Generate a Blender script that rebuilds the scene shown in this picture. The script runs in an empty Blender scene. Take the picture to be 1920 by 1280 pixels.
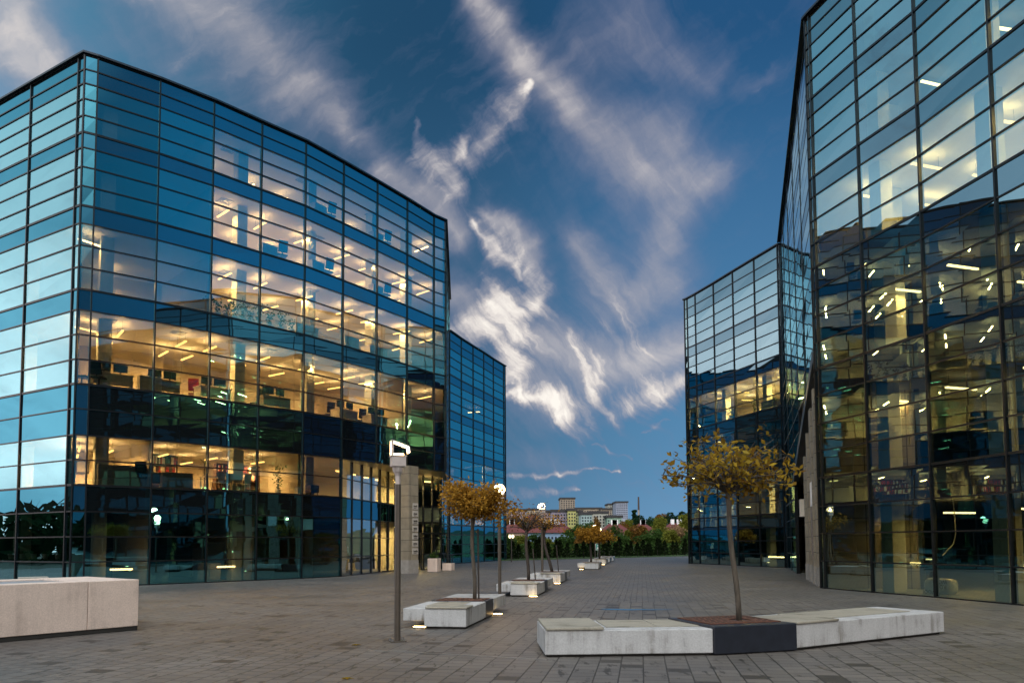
import bpy, math, random
from mathutils import Vector, Matrix, noise as mnoise
random.seed(7)
SC = bpy.context.scene
COL = SC.collection
R = math.radians
# ---------------------------------------------------------------- camera
FPX, EYE = 1400.0, 1.65
PITCH, ROLL = R(3.37), R(-0.30)
CY = 1018 - FPX * math.tan(PITCH)
CAMR = Matrix.Rotation(R(90) + PITCH, 3, 'X') @ Matrix.Rotation(ROLL, 3, 'Z')
cd = bpy.data.cameras.new('camera'); cam = bpy.data.objects.new('camera', cd); COL.objects.link(cam)
cam.matrix_world = Matrix.Translation((0, 0, EYE)) @ CAMR.to_4x4()
cd.sensor_width = 36; cd.lens = FPX / 1920 * 36; cd.shift_y = (CY - 640) / 1920
cd.clip_start = 0.1; cd.clip_end = 6000
SC.camera = cam

def ray(px, py):
    return CAMR @ Vector(((px - 960) / FPX, (CY - py) / FPX, -1))
def on_z(px, py, z=0.0):
    d = ray(px, py); t = (z - EYE) / d.z
    return Vector((d.x * t, d.y * t, z))
def at_y(px, Y, py=1018):
    d = ray(px, py); t = Y / d.y
    return Vector((d.x * t, Y, EYE + d.z * t))
def gp(px, Y):                       # ground point below a column of the picture at distance Y
    p = at_y(px, Y, 1018 + FPX * EYE / Y); return Vector((p.x, p.y, 0))

# ---------------------------------------------------------------- materials
MATS = {}
def new_mat(name):
    m = bpy.data.materials.new(name); m.use_nodes = True
    nt = m.node_tree; nt.nodes.clear()
    out = nt.nodes.new('ShaderNodeOutputMaterial')
    MATS[name] = m
    return m, nt, out
def N(nt, t, **kw):
    n = nt.nodes.new(t)
    for k, v in kw.items(): setattr(n, k, v)
    return n
def L(nt, a, b): nt.links.new(a, b)
def ramp(nt, stops, mode='LINEAR'):
    n = nt.nodes.new('ShaderNodeValToRGB'); cr = n.color_ramp; cr.interpolation = mode
    while len(cr.elements) < len(stops): cr.elements.new(0.5)
    for e, (p, c) in zip(cr.elements, stops):
        e.position = p; e.color = (*c, 1) if len(c) == 3 else c
    return n
def math_n(nt, op, a=None, b=None, c=None, clamp=False):
    n = nt.nodes.new('ShaderNodeMath'); n.operation = op; n.use_clamp = clamp
    for i, v in enumerate((a, b, c)):
        if v is None: continue
        if isinstance(v, (int, float)): n.inputs[i].default_value = v
        else: L(nt, v, n.inputs[i])
    return n.outputs[0]
def mat(name, col, rough=0.6, metal=0.0, var=0.12, scale=6.0, bump=0.0, spec=0.5, stretch=None):
    """plain surface with a noise mottle in its colour and gloss"""
    m, nt, out = new_mat(name)
    b = N(nt, 'ShaderNodeBsdfPrincipled'); L(nt, b.outputs[0], out.inputs[0])
    tc = N(nt, 'ShaderNodeTexCoord'); src = tc.outputs['Object']
    if stretch:
        mp = N(nt, 'ShaderNodeMapping'); mp.inputs['Scale'].default_value = stretch; L(nt, src, mp.inputs[0]); src = mp.outputs[0]
    nz = N(nt, 'ShaderNodeTexNoise'); nz.inputs['Scale'].default_value = scale; nz.inputs['Detail'].default_value = 5
    L(nt, src, nz.inputs['Vector'])
    lo = tuple(c * (1 - var) for c in col); hi = tuple(min(1, c * (1 + var)) for c in col)
    r = ramp(nt, [(0.3, lo), (0.7, hi)]); L(nt, nz.outputs['Fac'], r.inputs[0]); L(nt, r.outputs[0], b.inputs['Base Color'])
    b.inputs['Roughness'].default_value = rough; b.inputs['Metallic'].default_value = metal
    b.inputs['Specular IOR Level'].default_value = spec
    if bump:
        bp = N(nt, 'ShaderNodeBump'); bp.inputs['Strength'].default_value = bump; bp.inputs['Distance'].default_value = 0.01
        L(nt, nz.outputs['Fac'], bp.inputs['Height']); L(nt, bp.outputs[0], b.inputs['Normal'])
    return m
def emit(name, col, strength):
    m, nt, out = new_mat(name)
    e = N(nt, 'ShaderNodeEmission'); e.inputs[0].default_value = (*col, 1); e.inputs[1].default_value = strength
    L(nt, e.outputs[0], out.inputs[0])
    return m

def glass(name, tcol, rcol, base, gain, wav=0.0018, opaque=None):
    """coated facade glass: tinted see-through (or dark opaque backing) under a mirror coat with slightly wavy panes"""
    m, nt, out = new_mat(name)
    geo = N(nt, 'ShaderNodeNewGeometry')
    n1 = N(nt, 'ShaderNodeTexNoise'); n1.inputs['Scale'].default_value = 0.55; n1.inputs['Detail'].default_value = 1.0
    mp = N(nt, 'ShaderNodeMapping'); mp.inputs['Scale'].default_value = (1, 1, 1.5); L(nt, geo.outputs['Position'], mp.inputs[0]); L(nt, mp.outputs[0], n1.inputs['Vector'])
    bp = N(nt, 'ShaderNodeBump'); bp.inputs['Strength'].default_value = 1; bp.inputs['Distance'].default_value = wav
    L(nt, n1.outputs['Fac'], bp.inputs['Height'])
    fr = N(nt, 'ShaderNodeFresnel'); fr.inputs['IOR'].default_value = 1.45; L(nt, bp.outputs[0], fr.inputs['Normal'])
    fac = math_n(nt, 'MULTIPLY_ADD', fr.outputs[0], gain, base, clamp=True)
    gl = N(nt, 'ShaderNodeBsdfGlossy'); gl.inputs['Color'].default_value = (*rcol, 1); gl.inputs['Roughness'].default_value = 0.0
    L(nt, bp.outputs[0], gl.inputs['Normal'])
    if opaque:
        tr = N(nt, 'ShaderNodeBsdfDiffuse'); tr.inputs[0].default_value = (*opaque, 1)
    else:
        tr = N(nt, 'ShaderNodeBsdfTransparent'); tr.inputs[0].default_value = (*tcol, 1)
    mx = N(nt, 'ShaderNodeMixShader'); L(nt, fac, mx.inputs[0]); L(nt, tr.outputs[0], mx.inputs[1]); L(nt, gl.outputs[0], mx.inputs[2])
    L(nt, mx.outputs[0], out.inputs[0])
    return m
def leaf_mat(name, cols, trans=0.35):
    """leaves: each leaf its own tint, some light through them"""
    m, nt, out = new_mat(name)
    geo = N(nt, 'ShaderNodeNewGeometry')
    nz = N(nt, 'ShaderNodeTexNoise'); nz.inputs['Scale'].default_value = 1.3; L(nt, geo.outputs['Position'], nz.inputs['Vector'])
    s = math_n(nt, 'MULTIPLY_ADD', geo.outputs['Random Per Island'], 0.65, math_n(nt, 'MULTIPLY_ADD', nz.outputs['Fac'], 0.8, -0.2), clamp=True)
    st = [(i / (len(cols) - 1), c) for i, c in enumerate(cols)]
    r = ramp(nt, st); L(nt, s, r.inputs[0])
    d = N(nt, 'ShaderNodeBsdfDiffuse'); t = N(nt, 'ShaderNodeBsdfTranslucent')
    L(nt, r.outputs[0], d.inputs[0]); L(nt, r.outputs[0], t.inputs[0])
    mx = N(nt, 'ShaderNodeMixShader'); mx.inputs[0].default_value = trans
    L(nt, d.outputs[0], mx.inputs[1]); L(nt, t.outputs[0], mx.inputs[2]); L(nt, mx.outputs[0], out.inputs[0])
    return m

WARM = (1.0, 0.66, 0.30)
GLASS = glass('teal_coated_glass', (0.38, 0.39, 0.33), (0.22, 0.80, 0.98), 0.29, 1.0)
GLASSL = glass('west_glass_brighter_mirror', (0.38, 0.40, 0.35), (0.42, 0.86, 0.98), 0.36, 1.0, wav=0.003)  # left face only: the bright sky's reflection is boosted in tint and mirror share
GLASSR = glass('green_coated_glass', (0.28, 0.36, 0.30), (0.58, 0.90, 0.96), 0.31, 1.0, wav=0.0016)
SPAN = glass('spandrel_glass', None, (0.15, 0.60, 0.84), 0.25, 0.9, opaque=(0.006, 0.007, 0.007))
SPANR = glass('spandrel_glass_grey', None, (0.42, 0.70, 0.80), 0.26, 0.9, wav=0.0016, opaque=(0.012, 0.011, 0.009))
CLEAR = glass('entrance_glass', (0.80, 0.90, 0.80), (0.85, 0.95, 1.0), 0.36, 1.2)
FRAME = mat('dark_aluminium', (0.012, 0.015, 0.018), 0.35, 0.6, 0.2)
COPE = mat('coping_metal', (0.03, 0.04, 0.05), 0.4, 0.7)
SOFF = mat('bronze_soffit', (0.05, 0.042, 0.035), 0.35, 0.5, 0.25, 1.2)
CEIL = mat('white_ceiling', (0.78, 0.76, 0.72), 0.9, var=0.03)
CARPET = mat('grey_carpet', (0.26, 0.24, 0.21), 0.95)
WALLDK = mat('unlit_dark_wall', (0.07, 0.068, 0.06), 0.9)  # shade of unlit rooms put into the colour; also used on rear walls
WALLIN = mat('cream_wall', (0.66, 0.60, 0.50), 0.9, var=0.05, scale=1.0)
COLUMN = mat('pale_column', (0.62, 0.66, 0.60), 0.8, var=0.06)
LAMPW = emit('warm_strip_lamp', (1.0, 0.56, 0.17), 9)
LAMPV = emit('dim_uplight_strip', (1.0, 0.64, 0.28), 45)
LAMPU = emit('uplight_strip', (1.0, 0.62, 0.25), 70)
LAMPS = emit('soft_strip_lamp', (1.0, 0.66, 0.28), 14)
VENT = mat('ceiling_grille', (0.45, 0.45, 0.45), 0.6)
DARKF = mat('black_office_plastic', (0.012, 0.012, 0.013), 0.45)
GREYF = mat('grey_cabinet', (0.34, 0.33, 0.29), 0.6)
WOOD = mat('brown_shelf_wood', (0.10, 0.05, 0.025), 0.5, stretch=(1, 1, 8))
WHITEF = mat('white_furniture', (0.7, 0.68, 0.62), 0.5)
REDF = mat('red_fabric', (0.30, 0.02, 0.03), 0.8)
POT = mat('white_ceramic', (0.7, 0.7, 0.68), 0.3)
SOIL = mat('dark_soil', (0.03, 0.02, 0.015), 0.95, bump=0.5)
GREENL = leaf_mat('house_plant_green', [(0.02, 0.05, 0.012), (0.05, 0.10, 0.03), (0.08, 0.14, 0.04)])

# ---------------------------------------------------------------- mesh building
class MB:
    def __init__(self): self.v = []; self.f = []; self.m = []
    def quad(self, a, b, c, d, mi=0):
        n = len(self.v); self.v += [tuple(a), tuple(b), tuple(c), tuple(d)]; self.f.append((n, n + 1, n + 2, n + 3)); self.m.append(mi)
    def poly(self, pts, mi=0):
        n = len(self.v); self.v += [tuple(p) for p in pts]; self.f.append(tuple(range(n, n + len(pts)))); self.m.append(mi)
    def obox(self, o, ax, ay, az, mi=0):
        """box from corner o along three edge vectors"""
        o = Vector(o); ax = Vector(ax); ay = Vector(ay); az = Vector(az)
        if ax.cross(ay).dot(az) < 0: ax, ay = ay, ax
        n = len(self.v)
        self.v += [tuple(o + ax * i + ay * j + az * k) for k in (0, 1) for j in (0, 1) for i in (0, 1)]
        for q in ((0, 2, 3, 1), (4, 5, 7, 6), (0, 1, 5, 4), (2, 6, 7, 3), (0, 4, 6, 2), (1, 3, 7, 5)):
            self.f.append(tuple(n + i for i in q)); self.m.append(mi)
    def box(self, x0, x1, y0, y1, z0, z1, mi=0):
        self.obox((x0, y0, z0), (x1 - x0, 0, 0), (0, y1 - y0, 0), (0, 0, z1 - z0), mi)
    def prism(self, pts, z0, z1, mi=0, mtop=None, mbot=None):
        """vertical prism over a counter-clockwise polygon"""
        n = len(pts); b = len(self.v)
        area = sum(pts[i][0] * pts[(i + 1) % n][1] - pts[(i + 1) % n][0] * pts[i][1] for i in range(n))
        if area < 0: pts = pts[::-1]
        self.v += [(p[0], p[1], z0) for p in pts] + [(p[0], p[1], z1) for p in pts]
        self.f.append(tuple(b + i for i in reversed(range(n)))); self.m.append(mi if mbot is None else mbot)
        self.f.append(tuple(b + n + i for i in range(n))); self.m.append(mi if mtop is None else mtop)
        for i in range(n):
            j = (i + 1) % n; self.f.append((b + i, b + j, b + n + j, b + n + i)); self.m.append(mi)
    def tube(self, pts, rad, n=7, mi=0, cap=True):
        pts = [Vector(p) for p in pts]; rings = []
        for i, p in enumerate(pts):
            d = (pts[min(i + 1, len(pts) - 1)] - pts[max(i - 1, 0)]).normalized()
            a = d.cross(Vector((0.31, 0.17, 0.93)));
            if a.length < 0.05: a = d.cross(Vector((1, 0, 0)))
            a.normalize(); b = d.cross(a)
            r = rad[i] if isinstance(rad, (list, tuple)) else rad
            s = len(self.v)
            for k in range(n):
                t = 2 * math.pi * k / n
                self.v.append(tuple(p + a * (r * math.cos(t)) + b * (r * math.sin(t))))
            rings.append(s)
        for s, t in zip(rings, rings[1:]):
            for k in range(n):
                l = (k + 1) % n; self.f.append((s + k, s + l, t + l, t + k)); self.m.append(mi)
        if cap:
            self.f.append(tuple(rings[0] + k for k in reversed(range(n)))); self.m.append(mi)
            self.f.append(tuple(rings[-1] + k for k in range(n))); self.m.append(mi)
    def lathe(self, c, prof, n=16, mi=0):
        c = Vector(c); rings = []
        for r, z in prof:
            s = len(self.v)
            for k in range(n):
                t = 2 * math.pi * k / n; self.v.append((c.x + r * math.cos(t), c.y + r * math.sin(t), c.z + z))
            rings.append(s)
        for s, t in zip(rings, rings[1:]):
            for k in range(n):
                l = (k + 1) % n; self.f.append((s + k, s + l, t + l, t + k)); self.m.append(mi)
        self.f.append(tuple(rings[0] + k for k in reversed(range(n)))); self.m.append(mi)
        self.f.append(tuple(rings[-1] + k for k in range(n))); self.m.append(mi)
    def leaf(self, p, s, nrm=None, mi=0):
        p = Vector(p)
        d = Vector((random.gauss(0, 1), random.gauss(0, 1), random.gauss(0, 0.8))).normalized()
        e = d.cross(Vector((random.gauss(0, 1), random.gauss(0, 1), random.gauss(0, 1)))).normalized()
        w = s * random.uniform(0.35, 0.6)
        self.quad(p - d * s * .5, p + e * w * .5, p + d * s * .5, p - e * w * .5, mi)
    def data(self, name, mats):
        me = bpy.data.meshes.new(name); me.from_pydata(self.v, [], self.f)
        for m in (mats if isinstance(mats, (list, tuple)) else [mats]): me.materials.append(m)
        me.polygons.foreach_set('material_index', self.m); me.update()
        return me
    def build(self, name, mats, parent=None, smooth=False, loc=None, bevel=0):
        me = self.data(name, mats)
        if smooth: me.polygons.foreach_set('use_smooth', [True] * len(me.polygons))
        o = bpy.data.objects.new(name, me); COL.objects.link(o)
        if parent is not None: o.parent = parent
        if loc is not None: o.location = loc
        if bevel:
            b = o.modifiers.new('bevel', 'BEVEL'); b.width = bevel; b.segments = 2; b.limit_method = 'ANGLE'
        return o
def tag(o, label=None, cat=None, group=None, kind=None):
    if label: o['label'] = label
    if cat: o['category'] = cat
    if group: o['group'] = group
    if kind: o['kind'] = kind
    return o
def thing(name, loc, label, cat, group=None, rz=0.0):
    o = bpy.data.objects.new(name, None); COL.objects.link(o); o.empty_display_size = 0.3
    o.location = loc; o.rotation_euler = (0, 0, rz)
    return tag(o, label, cat, group)
def children_of(o): return [c for c in bpy.data.objects if c.parent is o]
def dup(root, loc, rz=None, label=None, group=None, scale=None):
    r = root.copy(); COL.objects.link(r); r.location = loc
    if rz is not None: r.rotation_euler = (0, 0, rz)
    if scale is not None: r.scale = scale if isinstance(scale, tuple) else (scale,) * 3
    if label: r['label'] = label
    if group: r['group'] = group
    def rec(src, dst):
        for ch in children_of(src):
            c = ch.copy(); COL.objects.link(c); c.parent = dst; rec(ch, c)
    rec(root, r)
    return r
ORD = ['zeroth', 'first', 'second', 'third', 'fourth', 'fifth', 'sixth', 'seventh', 'eighth', 'ninth', 'tenth', 'eleventh', 'twelfth', 'thirteenth', 'fourteenth', 'fifteenth', 'sixteenth', 'seventeenth', 'eighteenth', 'nineteenth', 'twentieth', 'twenty-first', 'twenty-second', 'twenty-third', 'twenty-fourth', 'twenty-fifth', 'twenty-sixth', 'twenty-seventh', 'twenty-eighth', 'twenty-ninth', 'thirtieth', 'thirty-first', 'thirty-second', 'thirty-third', 'thirty-fourth', 'thirty-fifth', 'thirty-sixth']
# ---------------------------------------------------------------- sky
W = bpy.data.worlds.new('World'); SC.world = W; W.use_nodes = True
wt = W.node_tree; wt.nodes.clear()
wout = N(wt, 'ShaderNodeOutputWorld'); bg = N(wt, 'ShaderNodeBackground'); L(wt, bg.outputs[0], wout.inputs[0])
tc = N(wt, 'ShaderNodeTexCoord'); DIR = tc.outputs['Generated']
sx = N(wt, 'ShaderNodeSeparateXYZ'); L(wt, DIR, sx.inputs[0])
AZ = math_n(wt, 'ARCTAN2', sx.outputs[0], sx.outputs[1]); EL = math_n(wt, 'ARCSINE', sx.outputs[2])
def azel(px, py):
    d = ray(px, py).normalized(); return math.atan2(d.x, d.y), math.asin(d.z)
cb = N(wt, 'ShaderNodeCombineXYZ'); L(wt, AZ, cb.inputs[0]); L(wt, EL, cb.inputs[1])
def wnoise(scale, detail, rough=0.55, vec=DIR, dist=0.0):
    n = N(wt, 'ShaderNodeTexNoise'); n.inputs['Scale'].default_value = scale; n.inputs['Detail'].default_value = detail
    n.inputs['Roughness'].default_value = rough; n.inputs['Distortion'].default_value = dist; L(wt, vec, n.inputs['Vector']); return n
def vm(op, a, b):
    n = N(wt, 'ShaderNodeVectorMath', operation=op)
    for i, v in enumerate((a, b)):
        if v is None: continue
        if isinstance(v, (tuple, Vector)): n.inputs[i].default_value = v
        elif isinstance(v, (int, float)): n.inputs['Scale'].default_value = v
        else: L(wt, v, n.inputs['Scale'] if (op == 'SCALE' and i == 1) else n.inputs[i])
    return n
w1 = vm('SCALE', vm('SUBTRACT', wnoise(5.5, 3).outputs['Color'], (.5, .5, .5)).outputs[0], 0.060)
w2 = vm('SCALE', vm('SUBTRACT', wnoise(19, 4, 0.6).outputs['Color'], (.5, .5, .5)).outputs[0], 0.040)
PW = vm('ADD', vm('ADD', cb.outputs[0], w1.outputs[0]).outputs[0], w2.outputs[0]).outputs[0]
PW = vm('MULTIPLY', PW, (1, 1, 0)).outputs[0]
def strokes(items, P=None):
    P = P or PW
    acc = None
    for a, b, w, inten, wb in items:
        A = Vector((*azel(*a), 0)); B = Vector((*azel(*b), 0)); BA = B - A
        l2 = max(BA.dot(BA), 1e-7); wr = w / FPX
        if acc is not None:                 # evaluate the strokes one after another (keeps the shader small)
            q_ = N(wt, 'ShaderNodeVectorMath', operation='MULTIPLY_ADD'); L(wt, acc, q_.inputs[0]); q_.inputs[1].default_value = (1e-9, 1e-9, 0); L(wt, P, q_.inputs[2]); src = q_.outputs[0]
        else: src = P
        pa = vm('SUBTRACT', src, A).outputs[0]
        h = math_n(wt, 'MULTIPLY', vm('DOT_PRODUCT', pa, BA).outputs['Value'], 1 / l2, clamp=True)
        sc = N(wt, 'ShaderNodeVectorMath', operation='SCALE'); sc.inputs[0].default_value = BA; L(wt, h, sc.inputs['Scale'])
        d = vm('SUBTRACT', pa, sc.outputs[0]).outputs[0]
        dd = vm('DOT_PRODUCT', d, d).outputs['Value']
        if abs(wb - w) < 0.5: q = math_n(wt, 'MULTIPLY_ADD', dd, 0.7 / (wr * wr), 1.0)
        else:                                # a streak that widens or narrows along its length
            wv = math_n(wt, 'MULTIPLY_ADD', h, (wb - w) / FPX, wr); q = math_n(wt, 'ADD', math_n(wt, 'DIVIDE', math_n(wt, 'MULTIPLY', dd, 0.7), math_n(wt, 'MULTIPLY', wv, wv)), 1.0)
        e = math_n(wt, 'POWER', q, -2.0)
        acc = math_n(wt, 'MULTIPLY', e, inten) if acc is None else math_n(wt, 'SMOOTH_MAX', acc, math_n(wt, 'MULTIPLY', e, inten), 0.12)
    return acc
def chain(pts, w, i):
    ws = w if isinstance(w, (list, tuple)) else [w] * len(pts)
    return [(a, b, ws[k], i, ws[k + 1]) for k, (a, b) in enumerate(zip(pts, pts[1:]))]
veil = []                                   # broad thin sheets
veil += chain([(870, -40), (985, 110), (1080, 205)], (40, 46, 62), .52)
veil += chain([(1080, 205), (1200, 310), (1330, 330)], (62, 95, 60), .46)
veil += chain([(1060, 120), (1180, 40), (1340, 140)], (70, 110, 60), .30)
veil += chain([(1260, 380), (1230, 520), (1150, 560), (1090, 440)], (95, 95, 80, 50), .40)
veil += chain([(970, 640), (1110, 690), (1300, 640)], (70, 90, 75), .52)
veil += chain([(905, 405), (985, 470), (1015, 545), (985, 600)], (22, 40, 40, 40), .46)
veil += chain([(700, 320), (800, 370), (850, 440)], (45, 60, 40), .46)
veil += chain([(240, -40), (430, 60), (560, 160), (640, 230)], (80, 95, 90, 50), .42)
veil += chain([(560, 130), (680, 270), (760, 360)], (60, 50, 60), .30)
veil += chain([(-160, 0), (20, 80), (110, 170)], (120, 95, 60), .56)
veil += chain([(200, 60), (330, 130)], 45, .24)
veil += chain([(1390, 160), (1450, 130)], 26, .22)
veil += chain([(900, 850), (1090, 880)], 36, .22)
veil += chain([(850, 560), (955, 600), (985, 715), (1050, 760)], (60, 90, 80, 60), .44)
veil += chain([(1120, 230), (1260, 250)], (70, 90), .40)
core = []                                   # bright wisps
core += chain([(1000, 160), (955, 225), (905, 275), (870, 315)], (13, 32, 38, 40), .60)
core += chain([(770, 238), (785, 295), (845, 345)], (13, 32, 44), .54)
core += chain([(868, 268), (856, 300)], (20, 30), .86)
core += chain([(835, 320), (850, 365)], (44, 38), .62)
core += chain([(882, 424), (922, 470), (962, 498), (975, 522)], (10, 22, 22, 12), .70)
core += chain([(985, 515), (1012, 550), (985, 590), (930, 605)], (26, 46, 60, 64), .50)
core += chain([(925, 560), (952, 590)], (46, 52), .74)
core += chain([(850, 630), (935, 612), (960, 700)], (34, 52, 46), .66)
core += chain([(940, 742), (1050, 754), (1110, 785)], (13, 26, 44), .62)
core += chain([(1060, 775), (1110, 795), (1155, 788)], (36, 52, 42), .58)
core += chain([(1140, 785), (1225, 742), (1300, 700)], (42, 38, 24), .62)
core += chain([(1060, 640), (1110, 700), (1130, 760)], (24, 46, 46), .40)
core += chain([(1112, 843), (1150, 852), (1192, 864)], (4, 12, 5), .52)
core += chain([(930, 897), (1050, 890), (1180, 890)], (9, 7, 3), .58)
core += chain([(900, 925), (1010, 922), (1090, 932)], (14, 16, 5), .54)
core += chain([(1212, 814), (1230, 800), (1246, 784)], (4, 12, 4), .48)
V = strokes(veil); K = strokes(core)
# wispy breakup, stretched along the streaks
def fibre(rot, sx_, sy_, rough=0.6, det=8):
    m_ = N(wt, 'ShaderNodeMapping', vector_type='TEXTURE'); m_.inputs['Rotation'].default_value = (0, 0, R(rot)); m_.inputs['Scale'].default_value = (1 / sx_, 1 / sy_, 1); L(wt, PW, m_.inputs[0])
    return wnoise(1.0, det, rough, m_.outputs[0]).outputs['Fac']
fa_ = fibre(-50, 8, 44); fb_ = fibre(28, 9, 40); fc_ = wnoise(7, 8, 0.58).outputs['Fac']
sel = wnoise(2.2, 1).outputs['Fac']
selr = N(wt, 'ShaderNodeMapRange'); selr.inputs['From Min'].default_value = 0.42; selr.inputs['From Max'].default_value = 0.58; L(wt, sel, selr.inputs['Value'])
fmix = N(wt, 'ShaderNodeMix', data_type='FLOAT'); L(wt, selr.outputs[0], fmix.inputs['Factor']); L(wt, fa_, fmix.inputs['A']); L(wt, fb_, fmix.inputs['B'])
fsum = math_n(wt, 'MULTIPLY_ADD', fmix.outputs['Result'], 1.3, math_n(wt, 'MULTIPLY', fc_, 0.9))
fb = math_n(wt, 'SUBTRACT', 1.0, math_n(wt, 'MULTIPLY_ADD', fsum, 1.7, -1.37, clamp=True))
# loose cirrus over the rest of the sky, thicker to the west
away = N(wt, 'ShaderNodeMapRange'); away.inputs['From Min'].default_value = 0.70; away.inputs['From Max'].default_value = 1.1
L(wt, math_n(wt, 'ABSOLUTE', AZ), away.inputs['Value'])
cir = N(wt, 'ShaderNodeMapRange'); cir.inputs['From Min'].default_value = 0.50; cir.inputs['From Max'].default_value = 0.82; cir.inputs['To Max'].default_value = 0.55
L(wt, wnoise(2.6, 6, 0.6, dist=0.8).outputs['Fac'], cir.inputs['Value'])
loose = math_n(wt, 'MULTIPLY', cir.outputs[0], away.outputs[0])
Vt = math_n(wt, 'MAXIMUM', math_n(wt, 'MULTIPLY_ADD', fb, -0.25, math_n(wt, 'MULTIPLY', V, 1.40)), 0.0)
Kt = math_n(wt, 'MAXIMUM', math_n(wt, 'MULTIPLY_ADD', fb, -0.54, math_n(wt, 'MULTIPLY', K, 1.14)), 0.0)
DENS = math_n(wt, 'ADD', math_n(wt, 'ADD', Vt, Kt), loose, clamp=True)
# clear sky: the physical sky at sunset, graded to deep blue
sky = N(wt, 'ShaderNodeTexSky'); sky.sky_type = 'NISHITA'; sky.sun_disc = False
SUN_AZ, SUN_EL = R(-128), R(9)
sky.sun_elevation = R(2); sky.sun_rotation = SUN_AZ % (2 * math.pi); sky.air_density = 1.2; sky.ozone_density = 3.0
el01 = math_n(wt, 'MULTIPLY', EL, 1 / (math.pi / 2), clamp=True)
grad = ramp(wt, [(0.0, (0.115, 0.235, 0.385)), (0.06, (0.074, 0.19, 0.325)), (0.17, (0.050, 0.145, 0.275)), (0.29, (0.029, 0.100, 0.215)), (0.38, (0.008, 0.050, 0.130)), (0.7, (0.010, 0.04, 0.12)), (1.0, (0.012, 0.045, 0.12))], 'B_SPLINE')
L(wt, el01, grad.inputs[0])
# slow left-right change: darker up left of the gap, lighter to the right
lr = N(wt, 'ShaderNodeMapRange'); lr.inputs['From Min'].default_value = -0.2; lr.inputs['From Max'].default_value = 0.35; lr.inputs['To Min'].default_value = 0.74; lr.inputs['To Max'].default_value = 1.40; lr.interpolation_type = 'SMOOTHERSTEP'
L(wt, AZ, lr.inputs['Value'])
base = N(wt, 'ShaderNodeVectorMath', operation='SCALE'); L(wt, grad.outputs[0], base.inputs[0]); L(wt, lr.outputs[0], base.inputs['Scale'])
skys = N(wt, 'ShaderNodeVectorMath', operation='SCALE'); L(wt, sky.outputs[0], skys.inputs[0]); skys.inputs['Scale'].default_value = 0.0015
# sky behind the camera, dimmed so the mirrored glass stays dark
bk_ = N(wt, 'ShaderNodeMapRange', interpolation_type='SMOOTHSTEP'); bk_.inputs['From Min'].default_value = 0.25; bk_.inputs['From Max'].default_value = 0.80; bk_.inputs['To Min'].default_value = 1.0; bk_.inputs['To Max'].default_value = 0.22
L(wt, math_n(wt, 'MULTIPLY', sx.outputs[1], -1.0), bk_.inputs['Value'])
based = N(wt, 'ShaderNodeVectorMath', operation='SCALE'); L(wt, base.outputs[0], based.inputs[0]); L(wt, bk_.outputs[0], based.inputs['Scale'])
base2 = vm('ADD', based.outputs[0], skys.outputs[0]).outputs[0]
# afterglow in the west, left of and behind the camera
g = Vector((math.sin(R(-100)) * math.cos(R(14)), math.cos(R(-100)) * math.cos(R(14)), math.sin(R(14))))
dt = vm('DOT_PRODUCT', DIR, g).outputs['Value']
gr = ramp(wt, [(0.0, (0, 0, 0)), (0.58, (0.0, 0.0, 0.0)), (0.74, (0.05, 0.18, 0.26)), (0.86, (0.27, 0.58, 0.76)), (1.0, (1.05, 1.22, 1.36))], 'B_SPLINE')
L(wt, math_n(wt, 'MULTIPLY_ADD', dt, 0.5, 0.5), gr.inputs[0])
# pale rose band low above the western horizon
band = ramp(wt, [(0.0, (.7, .7, .7)), (0.07, (1, 1, 1)), (0.14, (.85, .85, .85)), (0.24, (.22, .22, .22)), (0.34, (0, 0, 0))], 'EASE'); L(wt, el01, band.inputs[0])
gb = Vector((math.sin(R(-80)), math.cos(R(-80)), 0.0)); dtb = vm('DOT_PRODUCT', DIR, gb).outputs['Value']
gbr = ramp(wt, [(0.0, (0, 0, 0)), (0.66, (0, 0, 0)), (0.84, (0.60, 0.42, 0.40)), (0.96, (1.8, 1.15, 1.0)), (1.0, (2.0, 1.3, 1.15))], 'EASE'); L(wt, math_n(wt, 'MULTIPLY_ADD', dtb, 0.5, 0.5), gbr.inputs[0])
rose = vm('MULTIPLY', gbr.outputs[0], band.outputs[0]).outputs[0]
# glow patch added high behind the camera to light the plaza and benches
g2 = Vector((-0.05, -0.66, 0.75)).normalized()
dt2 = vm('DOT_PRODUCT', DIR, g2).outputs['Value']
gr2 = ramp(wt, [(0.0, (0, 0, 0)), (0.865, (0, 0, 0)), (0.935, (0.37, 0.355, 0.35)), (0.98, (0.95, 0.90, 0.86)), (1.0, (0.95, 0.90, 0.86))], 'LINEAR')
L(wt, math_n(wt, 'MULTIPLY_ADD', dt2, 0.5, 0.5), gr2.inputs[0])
gr2s = N(wt, 'ShaderNodeVectorMath', operation='SCALE'); L(wt, gr2.outputs[0], gr2s.inputs[0]); gr2s.inputs['Scale'].default_value = 6.2
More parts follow.
